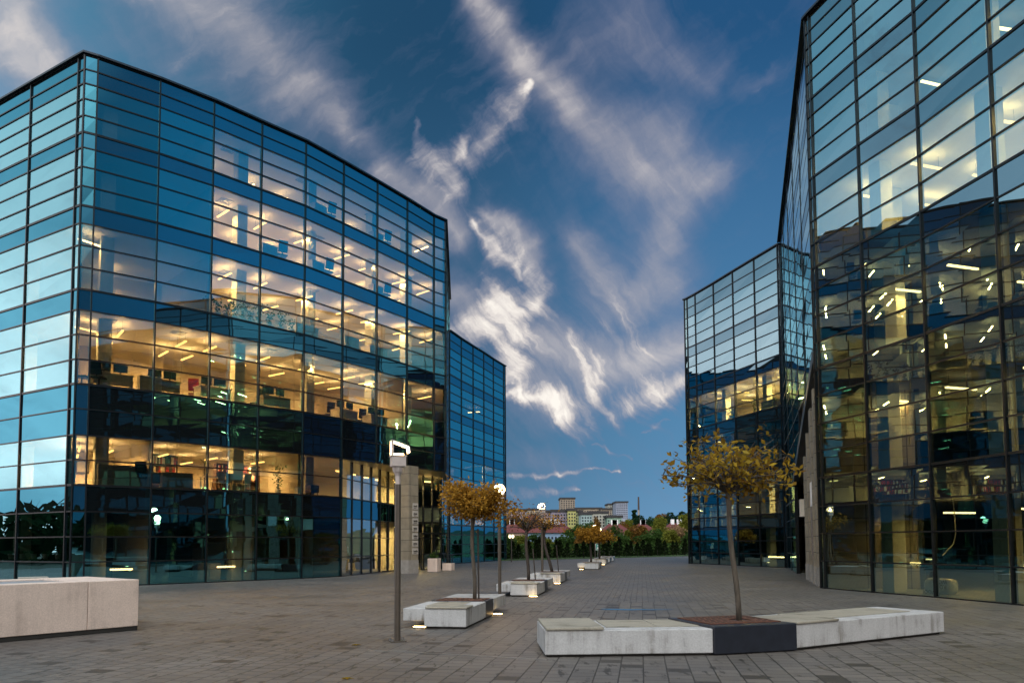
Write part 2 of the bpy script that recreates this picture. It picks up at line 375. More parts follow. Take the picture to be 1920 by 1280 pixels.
# clear eastern sky, seen only mirrored in the left facade
g3 = Vector((0.95, -0.1, 0.32)).normalized()
dt3 = vm('DOT_PRODUCT', DIR, g3).outputs['Value']
gr3 = ramp(wt, [(0.0, (0, 0, 0)), (0.7, (0, 0, 0)), (0.86, (0.01, 0.14, 0.22)), (1.0, (0.02, 0.29, 0.46))], 'EASE')
L(wt, math_n(wt, 'MULTIPLY_ADD', dt3, 0.5, 0.5), gr3.inputs[0])
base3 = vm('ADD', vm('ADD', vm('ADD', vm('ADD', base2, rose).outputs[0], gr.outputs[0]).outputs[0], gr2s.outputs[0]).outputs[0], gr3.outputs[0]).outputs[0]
ccol = ramp(wt, [(0.0, (0.17, 0.20, 0.33)), (0.25, (0.25, 0.26, 0.37)), (0.50, (0.42, 0.40, 0.45)), (0.75, (0.70, 0.65, 0.63)), (1.0, (1.02, 0.96, 0.88))])
L(wt, DENS, ccol.inputs[0])
mix = N(wt, 'ShaderNodeMix', data_type='RGBA'); L(wt, math_n(wt, 'MULTIPLY', DENS, 1.25, clamp=True), mix.inputs['Factor']); L(wt, base3, mix.inputs['A']); L(wt, ccol.outputs[0], mix.inputs['B'])
L(wt, mix.outputs['Result'], bg.inputs[0]); bg.inputs[1].default_value = 1.0
W.cycles.sampling_method = 'MANUAL'; W.cycles.sample_map_resolution = 512
# last low light of the sun, soft and warm
sl = bpy.data.lights.new('sun', 'SUN'); sl.energy = 0.4; sl.angle = R(14); sl.color = (1.0, 0.80, 0.66)
so = bpy.data.objects.new('sun', sl); COL.objects.link(so)
sd = Vector((math.sin(R(165)) * math.cos(R(14)), math.cos(R(165)) * math.cos(R(14)), math.sin(R(14))))
so.rotation_euler = (-sd).to_track_quat('-Z', 'Y').to_euler()
vs = SC.view_settings; vs.view_transform = 'Standard'; vs.look = 'None'; vs.exposure = 0; vs.gamma = 1
cy = SC.cycles; cy.use_denoising = True; cy.max_bounces = 10; cy.transparent_max_bounces = 24; cy.diffuse_bounces = 4; cy.glossy_bounces = 5
cy.sample_clamp_indirect = 6; cy.caustics_reflective = False; cy.caustics_refractive = False
# ---------------------------------------------------------------- curtain-wall office blocks
ZL = [0, 1.0, 2.0, 3.0, 4.05, 5.05, 6.05, 7.1, 8.1, 9.1, 10.1, 11.1, 11.95, 12.85, 13.75, 14.65, 15.4, 16.2, 17.0, 17.8, 18.45, 19.15, 19.85, 20.5, 21.1, 21.7]
ST = {1: (0, 3), 2: (4, 7), 3: (8, 11), 4: (12, 15), 5: (16, 19), 6: (20, 23)}      # storey: first and one-past-last glazed row
def v2(p): return Vector((p[0], p[1], 0))
def seg_frame(a, b):
    t = (v2(b) - v2(a)); l = t.length; t.normalize(); return t, Vector((t.y, -t.x, 0)), l       # along, outward, length
def normals(pts):
    ns = []
    for i in range(len(pts)):
        acc = Vector((0, 0, 0))
        if i > 0: acc += seg_frame(pts[i - 1], pts[i])[1]
        if i < len(pts) - 1: acc += seg_frame(pts[i], pts[i + 1])[1]
        ns.append(acc.normalized())
    return ns
def inset(pts, d):
    ns = normals(pts); out = []
    for i, (p, n) in enumerate(zip(pts, ns)):
        k = d
        if 0 < i < len(pts) - 1:
            c = n.dot(seg_frame(pts[i - 1], pts[i])[1]); k = d / max(c, 0.5)
        out.append(v2(p) - n * k)
    return out
def facade(root, fr, pts, Z, gm, sm, st=ST, minrow=lambda i: 0, split=1, hw=0.05, vw=0.062, out=0.0):
    """one run of curtain wall: a window per bay and storey, a spandrel panel per bay, mullions into the mesh fr"""
    ns = normals(pts); nrow = len(Z) - 1
    glazed = {}
    for s, (a, b) in st.items():
        for r in range(a, b): glazed[r] = s
    for i in range(len(pts) - 1):
        a, b = v2(pts[i]), v2(pts[i + 1]); t, n, l = seg_frame(a, b); r0 = minrow(i); g_ = gm[0] if isinstance(gm, tuple) and i < gm[2] else (gm[1] if isinstance(gm, tuple) else gm)
        wins, spans = {}, {}
        for r in range(r0, nrow):
            s = glazed.get(r); gk = s if s else 'p%d' % (max([q for q in st if st[q][1] <= r], default=0))
            mb = (wins if s else spans).setdefault(gk, MB())
            for k in range(split):
                p, q = a + t * (l * k / split), a + t * (l * (k + 1) / split)
                j = [random.uniform(-.005, .005) for _ in range(4)]
                mb.quad(p + n * j[0] + Vector((0, 0, Z[r])), q + n * j[1] + Vector((0, 0, Z[r])), q + n * j[2] + Vector((0, 0, Z[r + 1])), p + n * j[3] + Vector((0, 0, Z[r + 1])))
        for mb in wins.values(): mb.build('window', g_, root)
        for mb in spans.values(): mb.build('spandrel_panel', sm, root)
        for r in range(r0, nrow + 1):
            thick = any(r == a_ for a_, _ in st.values())
            h = hw * (1.7 if thick else 1.0)
            fr.obox(a + n * (0.035 - out) + Vector((0, 0, Z[r] - h / 2)), t * l, -n * 0.13, (0, 0, h))
        for k in range(1, split):
            p = a + t * (l * k / split)
            fr.obox(p - t * vw / 2 + n * 0.05 + Vector((0, 0, Z[r0])), t * vw, -n * 0.16, (0, 0, Z[-1] - Z[r0]))
    for i, p in enumerate(pts):
        n = ns[i]; t = Vector((-n.y, n.x, 0)); r0 = min(minrow(max(i - 1, 0)), minrow(min(i, len(pts) - 2)))
        fr.obox(v2(p) - t * vw / 2 + n * (0.055 - out) + Vector((0, 0, Z[r0] - 0.03)), t * vw, -n * 0.17, (0, 0, Z[-1] - Z[r0] + 0.03))
def coping(root, pts, z):
    mb = MB(); o = inset(pts, -0.14); i_ = inset(pts, 0.35)
    for k in range(len(pts) - 1):
        a, b, c, d = o[k], o[k + 1], i_[k + 1], i_[k]
        mb.prism([(a.x, a.y), (b.x, b.y), (c.x, c.y), (d.x, d.y)], z + 0.03, z + 0.11)
    mb.build('roof_coping', COPE, root)
def slab(root, poly, z0, z1, name='floor_slab', ceil=None):
    mb = MB(); mb.prism([(p[0], p[1]) for p in poly], z0, z1, 0, 1, 2); return mb.build(name, [WALLIN, CARPET, ceil or CEIL], root)
def wall_run(mb, pts, z0, z1, th=0.12):
    for a, b in zip(pts, pts[1:]):
        t, n, l = seg_frame(a, b); mb.obox(v2(a) + Vector((0, 0, z0)), t * l, -n * th, (0, 0, z1 - z0))
def on_facade(pts, seg, f, d):
    a, b = v2(pts[seg]), v2(pts[seg + 1]); t, n, l = seg_frame(a, b)
    return a + t * (l * f) - n * d, t, -n
def strip(root, pts, seg, f, d, zc, m=None, length=1.25, along=False):
    p, t, n = on_facade(pts, seg, f, d); u, w = (t, n) if along else (n, t)
    mb = MB(); mb.obox(p - u * length / 2 - w * 0.04 + Vector((0, 0, zc - 0.45)), u * length, w * 0.08, (0, 0, 0.05))
    mb.m[1] = 1                                     # direct-indirect lamp: strong light up to the ceiling, soft glow below
    for e in (-.4, .4): mb.obox(p + u * (length * e) - w * .004 - u * .004 + Vector((0, 0, zc - .40)), u * .008, w * .008, (0, 0, .40), 2)
    return mb.build('ceiling_light', [m or LAMPW, LAMPU if m is not LAMPS else LAMPV, FRAME], root)
def vent(root, pts, seg, f, d, zc):
    p, t, n = on_facade(pts, seg, f, d); mb = MB()
    for k in range(3):
        s = 0.30 - 0.09 * k
        for a0, a1, b0, b1 in ((-s, s, -s, -s + .035), (-s, s, s - .035, s), (-s, -s + .035, -s + .035, s - .035), (s - .035, s, -s + .035, s - .035)):
            mb.obox(p + t * a0 + n * b0 + Vector((0, 0, zc - 0.03)), t * (a1 - a0), n * (b1 - b0), (0, 0, 0.025))
    mb.build('ceiling_vent', VENT, root)
def column(root, pts, seg, f, d, z0, z1, s=0.5, name='column', m=None):
    p, t, n = on_facade(pts, seg, f, d); mb = MB(); mb.obox(p - t * s / 2 + Vector((0, 0, z0)), t * s, n * s, (0, 0, z1 - z0)); mb.build(name, m or COLUMN, root)

# ======== left block
H1 = 21.7
roof1 = [(160, 103), (184, 110), (301, 151), (402, 191), (492, 231), (574, 267), (645, 306), (708, 342), (764, 375), (814, 406), (835, 415)]
front1 = [on_z(x, y, H1) for x, y in roof1]
A1, B1 = front1[0], front1[-1]
Ls = on_z(149, 116 - 7, H1); L1 = on_z(60, 160, H1)
dv = (L1 - Ls); L2 = L1 + dv * 1.02; L3 = L2 + dv * 1.04; L4 = L3 + dv * 1.05
P1 = [v2(p) for p in (L4, L3, L2, L1, Ls)] + [v2(p) for p in front1]          # 16 points, 15 bays: 0-3 left face, 4-5 corner slivers, 6.. main
G1 = on_z(843, 620.5, 19.1)
side1 = [v2(B1) + (v2(G1) - v2(B1)) * k / 4 for k in range(5)]
BLK1 = thing('office_building', v2(A1), 'large teal glass block on the left with lit upper floors and a cut-away entrance corner', 'office building', 'glass office blocks around the plaza')
O1 = v2(A1)
def loc(pts, o): return [p - o for p in pts]
PL = loc(P1, O1); SL = loc(side1, O1)
RC = 11                                        # point index where the cut-away entrance starts (the 645 mullion)
fr = MB()
ST1 = dict(ST); ST1[2] = (4, 6)
facade(BLK1, fr, PL, ZL, (GLASSL, GLASS, 5), SPAN, ST1, minrow=lambda i: 6 if i >= RC else 0)
facade(BLK1, fr, SL, ZL, GLASS, SPAN, ST1, minrow=lambda i: 6 if i < 2 else 0, out=.03)
# entrance recess
q0 = v2(P1[RC]); q1 = gp(742, 46.5); q2 = gp(827, 48.6)
q0, q1, q2 = (p - O1 for p in (q0, q1, q2)); q3 = SL[2]
rec = [q0 + (q1 - q0) * k / 6 for k in range(7)]
facade(BLK1, fr, rec, ZL[:7], CLEAR, SPAN, {1: (0, 3), 2: (4, 6)}, hw=0.045, vw=0.05)
lob = [q1 + (q2 - q1) * k / 5 for k in range(6)] + [q3]
facade(BLK1, fr, lob, ZL[:7], CLEAR, SPAN, {1: (0, 3), 2: (3, 6)}, hw=0.05, vw=0.06)
fr.build('mullion_frame', FRAME, BLK1)
coping(BLK1, PL + SL[1:], H1)
mb = MB(); mb.poly([(p.x, p.y, 6.02) for p in (PL[RC], PL[RC + 1], PL[RC + 2], PL[RC + 3], PL[RC + 4], SL[1], SL[2], q2, q1)]); mb.f = [f[::-1] for f in mb.f]
mb.build('soffit', SOFF, BLK1)
back1 = [SL[-1] + Vector((-0.4, 0.3, 0)), SL[-1] + Vector((-9, 14, 0)), PL[0] + Vector((6, 16, 0))]
fi = inset(PL, 0.22); si = inset(SL, 0.22)
polyfull = fi + si[1:] + back1
polylow = fi[:RC + 1] + inset(rec, 0.2)[1:-1] + [q1 + Vector((-.15, .2, 0))] + [q2 + Vector((0, .3, 0))] + si[2:] + back1
for k in range(1, 7):
    z0 = ZL[ST1[k][1]] + 0.07; z1 = (ZL[ST1[k + 1][0]] - 0.06) if k < 6 else 21.3
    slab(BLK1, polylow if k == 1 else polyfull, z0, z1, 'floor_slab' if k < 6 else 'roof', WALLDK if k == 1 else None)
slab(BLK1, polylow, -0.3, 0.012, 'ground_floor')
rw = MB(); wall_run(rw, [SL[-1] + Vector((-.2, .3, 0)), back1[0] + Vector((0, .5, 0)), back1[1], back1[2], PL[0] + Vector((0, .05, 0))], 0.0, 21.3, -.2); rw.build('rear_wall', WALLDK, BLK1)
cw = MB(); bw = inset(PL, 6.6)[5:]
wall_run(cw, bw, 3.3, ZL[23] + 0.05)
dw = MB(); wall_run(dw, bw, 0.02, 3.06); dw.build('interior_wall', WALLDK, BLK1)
fw = inset(PL, 0.35)
for z0, z1, pi in ((ZL[12], ZL[15], 8), (ZL[16], ZL[19], 8), (ZL[20], ZL[23], 8), (ZL[8], ZL[11], 13), (ZL[4], ZL[6], 7), (ZL[4], ZL[6], 10), (0.02, 3.05, 7), (0.02, 3.05, 9)):
    a, b = fw[pi], bw[pi - 5]; t, n, l = seg_frame(a, b); cw.obox(a + Vector((0, 0, z0 - 0.03)), t * l, n * 0.12, (0, 0, z1 - z0 + 0.08))
cw.build('interior_wall', WALLIN, BLK1)
for seg, f in ((6, 0.30), (8, 0.85), (10, 0.55), (12, 0.4), (13, 0.6), (2, 0.5), (0, .5)):
    for k in range(1, 7):
        if k <= 2 and seg >= RC: continue
        column(BLK1, PL, seg, f, 1.1 if seg > 4 else .9, (ZL[ST1[k][0]] if k > 1 else 0) - 0.05, ZL[ST1[k][1]] + 0.06, 0.5)
def strip_lamp(root, PLx, seg, f, d, z, watts, length=1.25):
    l = bpy.data.lights.new('strip_lamp', 'AREA'); l.energy = watts; l.color = (1.0, 0.54, 0.18); l.shape = 'RECTANGLE'; l.size = length; l.size_y = 0.08
    o = bpy.data.objects.new('strip_lamp', l); COL.objects.link(o); o.parent = root; p, t, n = on_facade(PLx, seg, f, d); o.location = p + Vector((0, 0, z)); o.rotation_euler = (0, 0, math.atan2(n.y, n.x))
def lights(root, PLx, items, stx, Zx, power=1.0):
    for k, seg, fs, ds, m in items:
        zc = Zx[stx[k][1]] + 0.07
        for f in fs:
            for d in ds:
                strip(root, PLx, seg, f, d, zc, m)
                strip_lamp(root, PLx, seg, f, d, zc - 0.47, (190 if m is LAMPW else 120) * power)
it = []
for s in range(8, 15): it.append((6, s, (0.5,), (3.6,), LAMPS))
for s in range(8, 15): it.append((5, s, (0.35 + 0.1 * (s % 3),), (1.6, 4.4), LAMPW))
for s in range(8, 15): it.append((4, s, (0.3 + 0.12 * (s % 3),), (1.3, 4.0), LAMPW))
it.append((4, 6, (.6,), (5.0,), LAMPS))
for s in range(6, 15): it.append((3, s, (0.3 + 0.13 * (s % 4),), (1.5, 3.9), LAMPW))
for s in range(5, 11): it.append((2, s, (0.5,), (2.2, 4.8), LAMPW))
it += [(3, 3, (.75,), (1.2,), LAMPW), (4, 3, (.9,), (1.0,), LAMPS), (6, 15 - 1, (.3,), (1.5,), LAMPS)]
lights(BLK1, PL, it, ST1, ZL)
for k, s, f, d in ((6, 8, .6, 1.4), (6, 10, .4, 1.4), (6, 12, .4, 1.4), (5, 8, .5, 1.2), (5, 10, .8, 1.5), (4, 8, .7, 1.9), (4, 10, .5, 1.0), (3, 6, .35, 1.2), (3, 7, .6, 1.3), (3, 9, .5, 1.2), (3, 11, .3, 1.0), (3, 8, .7, 1.0)):
    vent(BLK1, PL, s, f, d, ZL[ST1[k][1]] + 0.07)
# entrance hall lamps behind the recess glass
for k, (f, d, z) in enumerate(((0.15, 1.2, 5.7), (0.45, 1.3, 5.7), (0.8, 1.1, 5.7), (.3, 1.2, 2.6))):
    p = q1 + (q2 - q1) * f; t, n, l = seg_frame(q1, q2); m_ = MB(); m_.obox(p - n * d + Vector((0, 0, z)), t * 0.7, n * 0.12, (0, 0, .06)); m_.build('ceiling_light', LAMPW, BLK1)
for f in (0.18, 0.42, .66, 0.88):
    p = q0 + (q1 - q0) * f; t, n, l = seg_frame(q0, q1); m_ = MB(); m_.obox(p - n * 1.0 + Vector((0, 0, 5.55)), t * 0.5, n * 0.12, (0, 0, .06)); m_.build('ceiling_light', LAMPW, BLK1)
for base_, dirp, fs_, zs in ((q1, q2 - q1, (.3, .75), (2.75, 5.4)), (q0, q1 - q0, (.8,), (5.3,))):
    for f in fs_:
        for z in zs:
            n_ = seg_frame(base_, base_ + dirp)[1]; l = bpy.data.lights.new('hall_lamp', 'AREA'); l.energy = 190; l.color = (1.0, .62, .22); l.size = 0.6
            o = bpy.data.objects.new('hall_lamp', l); COL.objects.link(o); o.parent = BLK1; o.location = base_ + dirp * f - n_ * 1.3 + Vector((0, 0, z))
# low strip lamps on the ground floor
for seg, f in ((6, .62), (8, .55)):
    p, t, n = on_facade(PL, seg, f, 0.7); m_ = MB(); m_.obox(p - t * .42 + Vector((0, 0, .62)), t * .84, n * .06, (0, 0, .07)); m_.build('low_strip_light', LAMPS, BLK1)
# entrance door and stone pillar
t, n, l = seg_frame(q1, q2); pd = q1 + (q2 - q1) * 0.52
m_ = MB()
for a0, a1, z0, z1 in ((0, .06, 0.02, 2.35), (.97, 1.03, 0.02, 2.35), (1.94, 2.0, 0.02, 2.35), (.06, .97, 2.27, 2.35), (1.03, 1.94, 2.27, 2.35)):
    m_.obox(pd + t * a0 + n * 0.07 + Vector((0, 0, z0)), t * (a1 - a0), n * 0.09, (0, 0, z1 - z0))
door = m_.build('entrance_door', FRAME, BLK1)
m_ = MB(); m_.obox(pd + t * 1.08 + n * 0.17 + Vector((0, 0, 0.9)), t * 0.04, n * 0.04, (0, 0, 0.6)); m_.build('door_handle', COPE, door)
def stone(name, col, sx, sz):
    """large stone slabs with dark joints and a slight tone change from slab to slab"""
    m, nt, out = new_mat(name)
    b = N(nt, 'ShaderNodeBsdfPrincipled'); L(nt, b.outputs[0], out.inputs[0]); b.inputs['Roughness'].default_value = 0.55
    g = N(nt, 'ShaderNodeNewGeometry'); s = N(nt, 'ShaderNodeSeparateXYZ'); L(nt, g.outputs['Position'], s.inputs[0])
    c = N(nt, 'ShaderNodeCombineXYZ'); L(nt, math_n(nt, 'ADD', s.outputs[0], s.outputs[1]), c.inputs[0]); L(nt, s.outputs[2], c.inputs[1])
    br = N(nt, 'ShaderNodeTexBrick'); br.offset = 0; br.inputs['Scale'].default_value = 1; br.inputs['Brick Width'].default_value = sx; br.inputs['Row Height'].default_value = sz
    br.inputs['Mortar Size'].default_value = 0.012; br.inputs['Color1'].default_value = (*[v * .88 for v in col], 1); br.inputs['Color2'].default_value = (*[v * 1.1 for v in col], 1); br.inputs['Mortar'].default_value = (.03, .028, .025, 1)
    L(nt, c.outputs[0], br.inputs['Vector'])
    nz = N(nt, 'ShaderNodeTexNoise'); nz.inputs['Scale'].default_value = 3; nz.inputs['Detail'].default_value = 6; L(nt, g.outputs['Position'], nz.inputs['Vector'])
    mx = N(nt, 'ShaderNodeMix', data_type='RGBA', blend_type='MULTIPLY'); mx.inputs['Factor'].default_value = 1
    r = ramp(nt, [(.3, (.8, .8, .8)), (.7, (1.1, 1.1, 1.1))]); L(nt, nz.outputs['Fac'], r.inputs[0]); L(nt, br.outputs['Color'], mx.inputs['A']); L(nt, r.outputs[0], mx.inputs['B'])
    L(nt, mx.outputs['Result'], b.inputs['Base Color']); return m
STONE = stone('pale_stone_cladding', (0.24, 0.21, 0.155), 0.9, 0.62)
STONEB = mat('stone_plinth', (0.26, 0.25, 0.23), 0.6)
LETTER = mat('sign_lettering', (0.03, 0.025, 0.02), 0.6, var=0)
PLATE = mat('sign_plate', (0.42, 0.40, 0.36), 0.35)
t, n, l = seg_frame(PL[RC], PL[-1])
pp = gp(784, 42.2) - O1
m_ = MB(); m_.obox(pp - t * .82 + Vector((0, 0, 0.75)), t * .82, -n * 1.0, (0, 0, 5.27)); pil = m_.build('stone_pillar', STONE, BLK1)
m_ = MB(); m_.obox(pp - t * .84 + n * .02 + Vector((0, 0, 0.0)), t * .86, -n * 1.04, (0, 0, 0.75)); m_.build('plinth', STONEB, pil)
# tenants' board on the pillar: plates with short lines of lettering
bd = thing('tenant_board', O1 + pp + n * 0.004, 'tall board of small plates with dark lettering on the stone pillar by the left entrance', 'sign')
m_ = MB(); l_ = MB(); zz = 3.95
for k in range(7):
    m_.obox(-t * 0.50 + Vector((0, 0, zz - .36)), t * 0.46, n * 0.03, (0, 0, 0.34))
    x = 0.06
    while x < 0.34:
        w = random.uniform(.03, .07); h = random.uniform(.07, .12); l_.obox(-t * (0.50 - x) + n * 0.032 + Vector((0, 0, zz - .24)), t * w, n * 0.006, (0, 0, h)); x += w + .015
    l_.obox(-t * 0.44 + n * 0.032 + Vector((0, 0, zz - .31)), t * random.uniform(.2, .34), n * 0.006, (0, 0, .025))
    zz -= 0.42
m_.build('sign_plate', PLATE, bd); l_.build('lettering', LETTER, bd)

def rows(h, blend=0.25):
    u = [h * i / 25 for i in range(26)]; return [a * (1 - blend) + b * h / 21.7 * blend for a, b in zip(u, ZL)]
def simple_inside(root, pts, Z, poly, st, depth, cols, zroof, lit=()):
    for k in range(1, 7):
        z0 = Z[st[k][1]] + 0.06; z1 = (Z[st[k + 1][0]] - 0.05) if k < 6 else zroof
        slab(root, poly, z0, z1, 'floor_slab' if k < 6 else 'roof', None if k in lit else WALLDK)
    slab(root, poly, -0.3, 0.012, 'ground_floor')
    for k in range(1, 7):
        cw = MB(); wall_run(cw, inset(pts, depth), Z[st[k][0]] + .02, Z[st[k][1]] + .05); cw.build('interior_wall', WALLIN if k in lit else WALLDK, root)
    for seg, f in cols:
        for k in range(1, 7): column(root, pts, seg, f, 0.8, (Z[st[k][0]] if k > 1 else 0) - 0.04, Z[st[k][1]] + 0.05, 0.45)
# ======== rear wing of the left side
H2 = 19.1
w2p = [on_z(x, y, H2) for x, y in ((843, 620.5), (865, 636), (887, 650), (907, 662), (925, 674), (944, 685.5), (947, 687))]
P2 = [v2(p) for p in w2p]; E2 = P2[-1]
P2b = [E2, E2 + Vector((-2.0, 2.6, 0)), E2 + Vector((-6, 7.5, 0))]
O2 = P2[0].copy()
BLK2 = thing('office_building', O2, 'lower turquoise glass block behind the left one, mostly unlit', 'office building', 'glass office blocks around the plaza')
PL2 = loc(P2, O2); PB2 = loc(P2b, O2); Z2 = rows(H2)
fr = MB(); facade(BLK2, fr, PL2, Z2, GLASS, SPAN, hw=0.07, vw=0.075); facade(BLK2, fr, PB2, Z2, GLASS, SPAN, hw=0.05)
fr.build('mullion_frame', FRAME, BLK2); coping(BLK2, PL2 + PB2[1:], H2)
simple_inside(BLK2, PL2, Z2, inset(PL2, .2) + inset(PB2, .2)[1:] + [PL2[0] + Vector((-9, 14, 0)), PL2[0] + Vector((-.3, .3, 0))], ST, 5.5, ((1, .9), (3, .95)), 18.7, (2, 3))
lights(BLK2, PL2, [(3, 3, (.6,), (1.2,), LAMPW), (3, 4, (.5,), (2.2,), LAMPS), (2, 2, (.5,), (1.4,), LAMPS), (2, 3, (.5,), (1.4,), LAMPS), (2, 4, (.5,), (2.4,), LAMPW), (5, 4, (.5,), (2.6,), LAMPS)], ST, Z2)
cw = MB(); a = PL2[3] + Vector((-.25, .3, 0)); b = a + Vector((-2.8, 3.6, 0)); t, n, l = seg_frame(a, b); cw.obox(a + Vector((0, 0, Z2[4])), t * l, n * .1, (0, 0, Z2[11] - Z2[4])); cw.build('partition_wall', WALLIN, BLK2)
rw = MB(); wall_run(rw, [PB2[-1], PL2[0] + Vector((-9, 14, 0)), PL2[0] + Vector((-.4, .3, 0))], 0, 18.7, -.2); rw.build('rear_wall', WALLDK, BLK2)

# ======== rear wing of the right side
H3 = 20.9
w3p = [on_z(x, y, H3) for x, y in ((1283, 563), (1288, 561), (1303, 553), (1337, 533), (1373, 511), (1413, 487), (1457, 461), (1461, 459))]
P3 = [v2(p) for p in w3p]; F3 = P3[-1]
P3a = [P3[0] + Vector((6, 9, 0)), P3[0] + Vector((2.2, 3.2, 0)), P3[0]]
O3 = P3[0].copy()
BLK3 = thing('office_building', O3, 'glass block at the back right with one golden lit floor, behind the sparse yellow tree', 'office building', 'glass office blocks around the plaza')
PL3 = loc(P3, O3); PA3 = loc(P3a, O3); Z3 = rows(H3)
fr = MB(); facade(BLK3, fr, PL3, Z3, GLASSR, SPANR, hw=0.06, vw=0.07); facade(BLK3, fr, PA3, Z3, GLASSR, SPANR)
fr.build('mullion_frame', FRAME, BLK3); coping(BLK3, PA3[:-1] + PL3, H3)
# ======== right block
H4 = 21.0
C4 = gp(1541, 26.7)
base4 = [C4, gp(1549, 26.45), gp(1637, 24.3), gp(1755, 22.0), gp(1902, 19.4)]
P4 = [v2(p) for p in base4]
for dx, dy in ((.55, -2.6), (.5, -2.62), (.42, -2.62), (.36, -2.65), (.3, -2.65), (.24, -2.65), (.2, -2.65), (.15, -2.65), (.1, -2.65)): P4.append(P4[-1] + Vector((dx, dy, 0)))
O4 = P4[0].copy()
F4 = F3 + (C4 - F3).normalized() * 0.06
side4 = [v2(F4) + (P4[0] - v2(F4)) * k / 5 for k in range(6)]
BLK4 = thing('office_building', O4, 'tall glass block at the right edge with a curved front, nearest of the blocks', 'office building', 'glass office blocks around the plaza')
PL4 = loc(P4, O4); SL4 = loc(side4, O4); Z4 = [z * H4 / 21.7 for z in ZL]
fr = MB(); facade(BLK4, fr, PL4, Z4, GLASSR, SPANR, vw=0.054, hw=0.042)
def cut4(i): return 0 if i < 2 else (6 if i < 3 else 8)
facade(BLK4, fr, SL4, Z4, GLASSR, SPANR, minrow=cut4, out=.03)
fr.build('mullion_frame', FRAME, BLK4); coping(BLK4, SL4 + PL4[1:], H4)
# sloping soffit edge of the entrance and its deep recess
a, b = SL4[2], SL4[5]; t, n, l = seg_frame(a, b)
m_ = MB()
m_.obox(a + n * 0.10 + Vector((0, 0, 4.55)), (b - a) + Vector((0, 0, 3.55)), -n * 0.32, Vector((0, 0, 0.42)))
m_.build('sloping_fascia', COPE, BLK4)
ri = [p - n * 3.2 for p in SL4[2:6]]
m_ = MB(); m_.poly([(SL4[2].x, SL4[2].y, 4.6), (SL4[5].x, SL4[5].y, 8.1), (ri[-1].x, ri[-1].y, 8.1), (ri[0].x, ri[0].y, 4.6)]); m_.build('soffit', SOFF, BLK4)
m_ = MB(); m_.poly([(SL4[5].x, SL4[5].y, 0), (ri[-1].x, ri[-1].y, 0), (ri[-1].x, ri[-1].y, 8.1), (SL4[5].x, SL4[5].y, 8.1)]); m_.build('recess_wall', STONE, BLK4)
fr = MB(); facade(BLK4, fr, ri, Z4[:9], CLEAR, SPANR, {1: (0, 3), 2: (4, 8)}); fr.build('recess_frame', FRAME, BLK4)
for d0, w, hgt in ((1.15, 0.45, 7.4), (2.6, 0.75, 6.9), (4.6, 0.40, 6.2), (6.3, .4, 5.4)):
    p = b - t * d0
    m_ = MB(); m_.obox(p - t * w + n * 0.02 + Vector((0, 0, 0.7)), t * w, -n * 0.9, (0, 0, hgt - .7)); pil = m_.build('stone_pillar', STONE, BLK4)
    m_ = MB(); m_.obox(p - t * (w + .02) + n * 0.04 + Vector((0, 0, 0)), t * (w + .04), -n * 0.94, (0, 0, 0.7)); m_.build('plinth', STONEB, pil)
p = b - t * 2.6 + O4
ps = thing('wall_poster', p + n * 0.022, 'white topped tall poster on the stone pillar beside the right block', 'poster')
WHITEP = mat('white_paper', (0.75, 0.75, 0.75), 0.5); GREYP = mat('greyish_print', (0.20, 0.165, 0.14), 0.5, var=0.6, scale=9)
m_ = MB(); m_.obox(-t * .68 + Vector((0, 0, 3.05)), t * .6, n * .02, (0, 0, .95)); m_.build('white_panel', WHITEP, ps)
m_ = MB(); m_.obox(-t * .68 + Vector((0, 0, 1.0)), t * .6, n * .02, (0, 0, 2.03)); m_.build('printed_panel', GREYP, ps)
# inside of the right block
far4 = [PL4[-1] + Vector((12, 0, 0)), PL4[0] + Vector((14, 8, 0)), SL4[0] + Vector((5, 3, 0))]
p4f = inset(SL4, .2)[:-1] + inset(PL4, .2) + far4
p4l = inset(SL4[:3], .2) + ri[1:] + inset(PL4, .2)[1:] + far4
for k in range(1, 7):
    z0 = Z4[ST[k][1]] + 0.06; z1 = (Z4[ST[k + 1][0]] - 0.05) if k < 6 else 20.6
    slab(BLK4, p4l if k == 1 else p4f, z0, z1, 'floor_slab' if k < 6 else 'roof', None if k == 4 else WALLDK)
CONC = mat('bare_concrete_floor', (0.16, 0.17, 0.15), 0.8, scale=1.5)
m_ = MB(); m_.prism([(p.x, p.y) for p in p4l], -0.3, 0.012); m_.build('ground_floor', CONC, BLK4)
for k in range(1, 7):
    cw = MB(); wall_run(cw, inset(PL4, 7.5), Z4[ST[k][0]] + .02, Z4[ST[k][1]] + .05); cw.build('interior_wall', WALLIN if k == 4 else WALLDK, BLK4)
for seg, f in ((2, .10), (3, .72), (5, .4), (7, .3), (9, .3), (1, .45)):
    for k in range(1, 7): column(BLK4, PL4, seg, f, 0.40 if seg != 1 else 2.2, (Z4[ST[k][0]] if k > 1 else 0) - 0.04, Z4[ST[k][1]] + 0.05, 0.48)
it = [(4, s, (.5,), (1.6, 4.2), LAMPW) for s in range(1, 9)] + [(5, 4, (.3,), (2.0,), LAMPW), (2, 3, (.5,), (5.5,), LAMPS), (3, 2, (.5,), (6.0,), LAMPS)] + [(k, s, (.4 + .1 * k % .5,), (2.4,), LAMPS) for k in (1, 2, 3, 5) for s in (1, 2, 3, 4)]  # dim strips on the unlit floors are added to make the columns visible
lights(BLK4, PL4, it, ST, Z4)
for seg, f, zz in ((1, .55, .85), (3, .35, .9), (3, .35, .72)):
    p, t, n = on_facade(PL4, seg, f, 2.4); m_ = MB(); m_.obox(p - t * .5 + Vector((0, 0, zz)), t * 1.0, n * .06, (0, 0, .07)); m_.build('low_strip_light', LAMPS, BLK4)
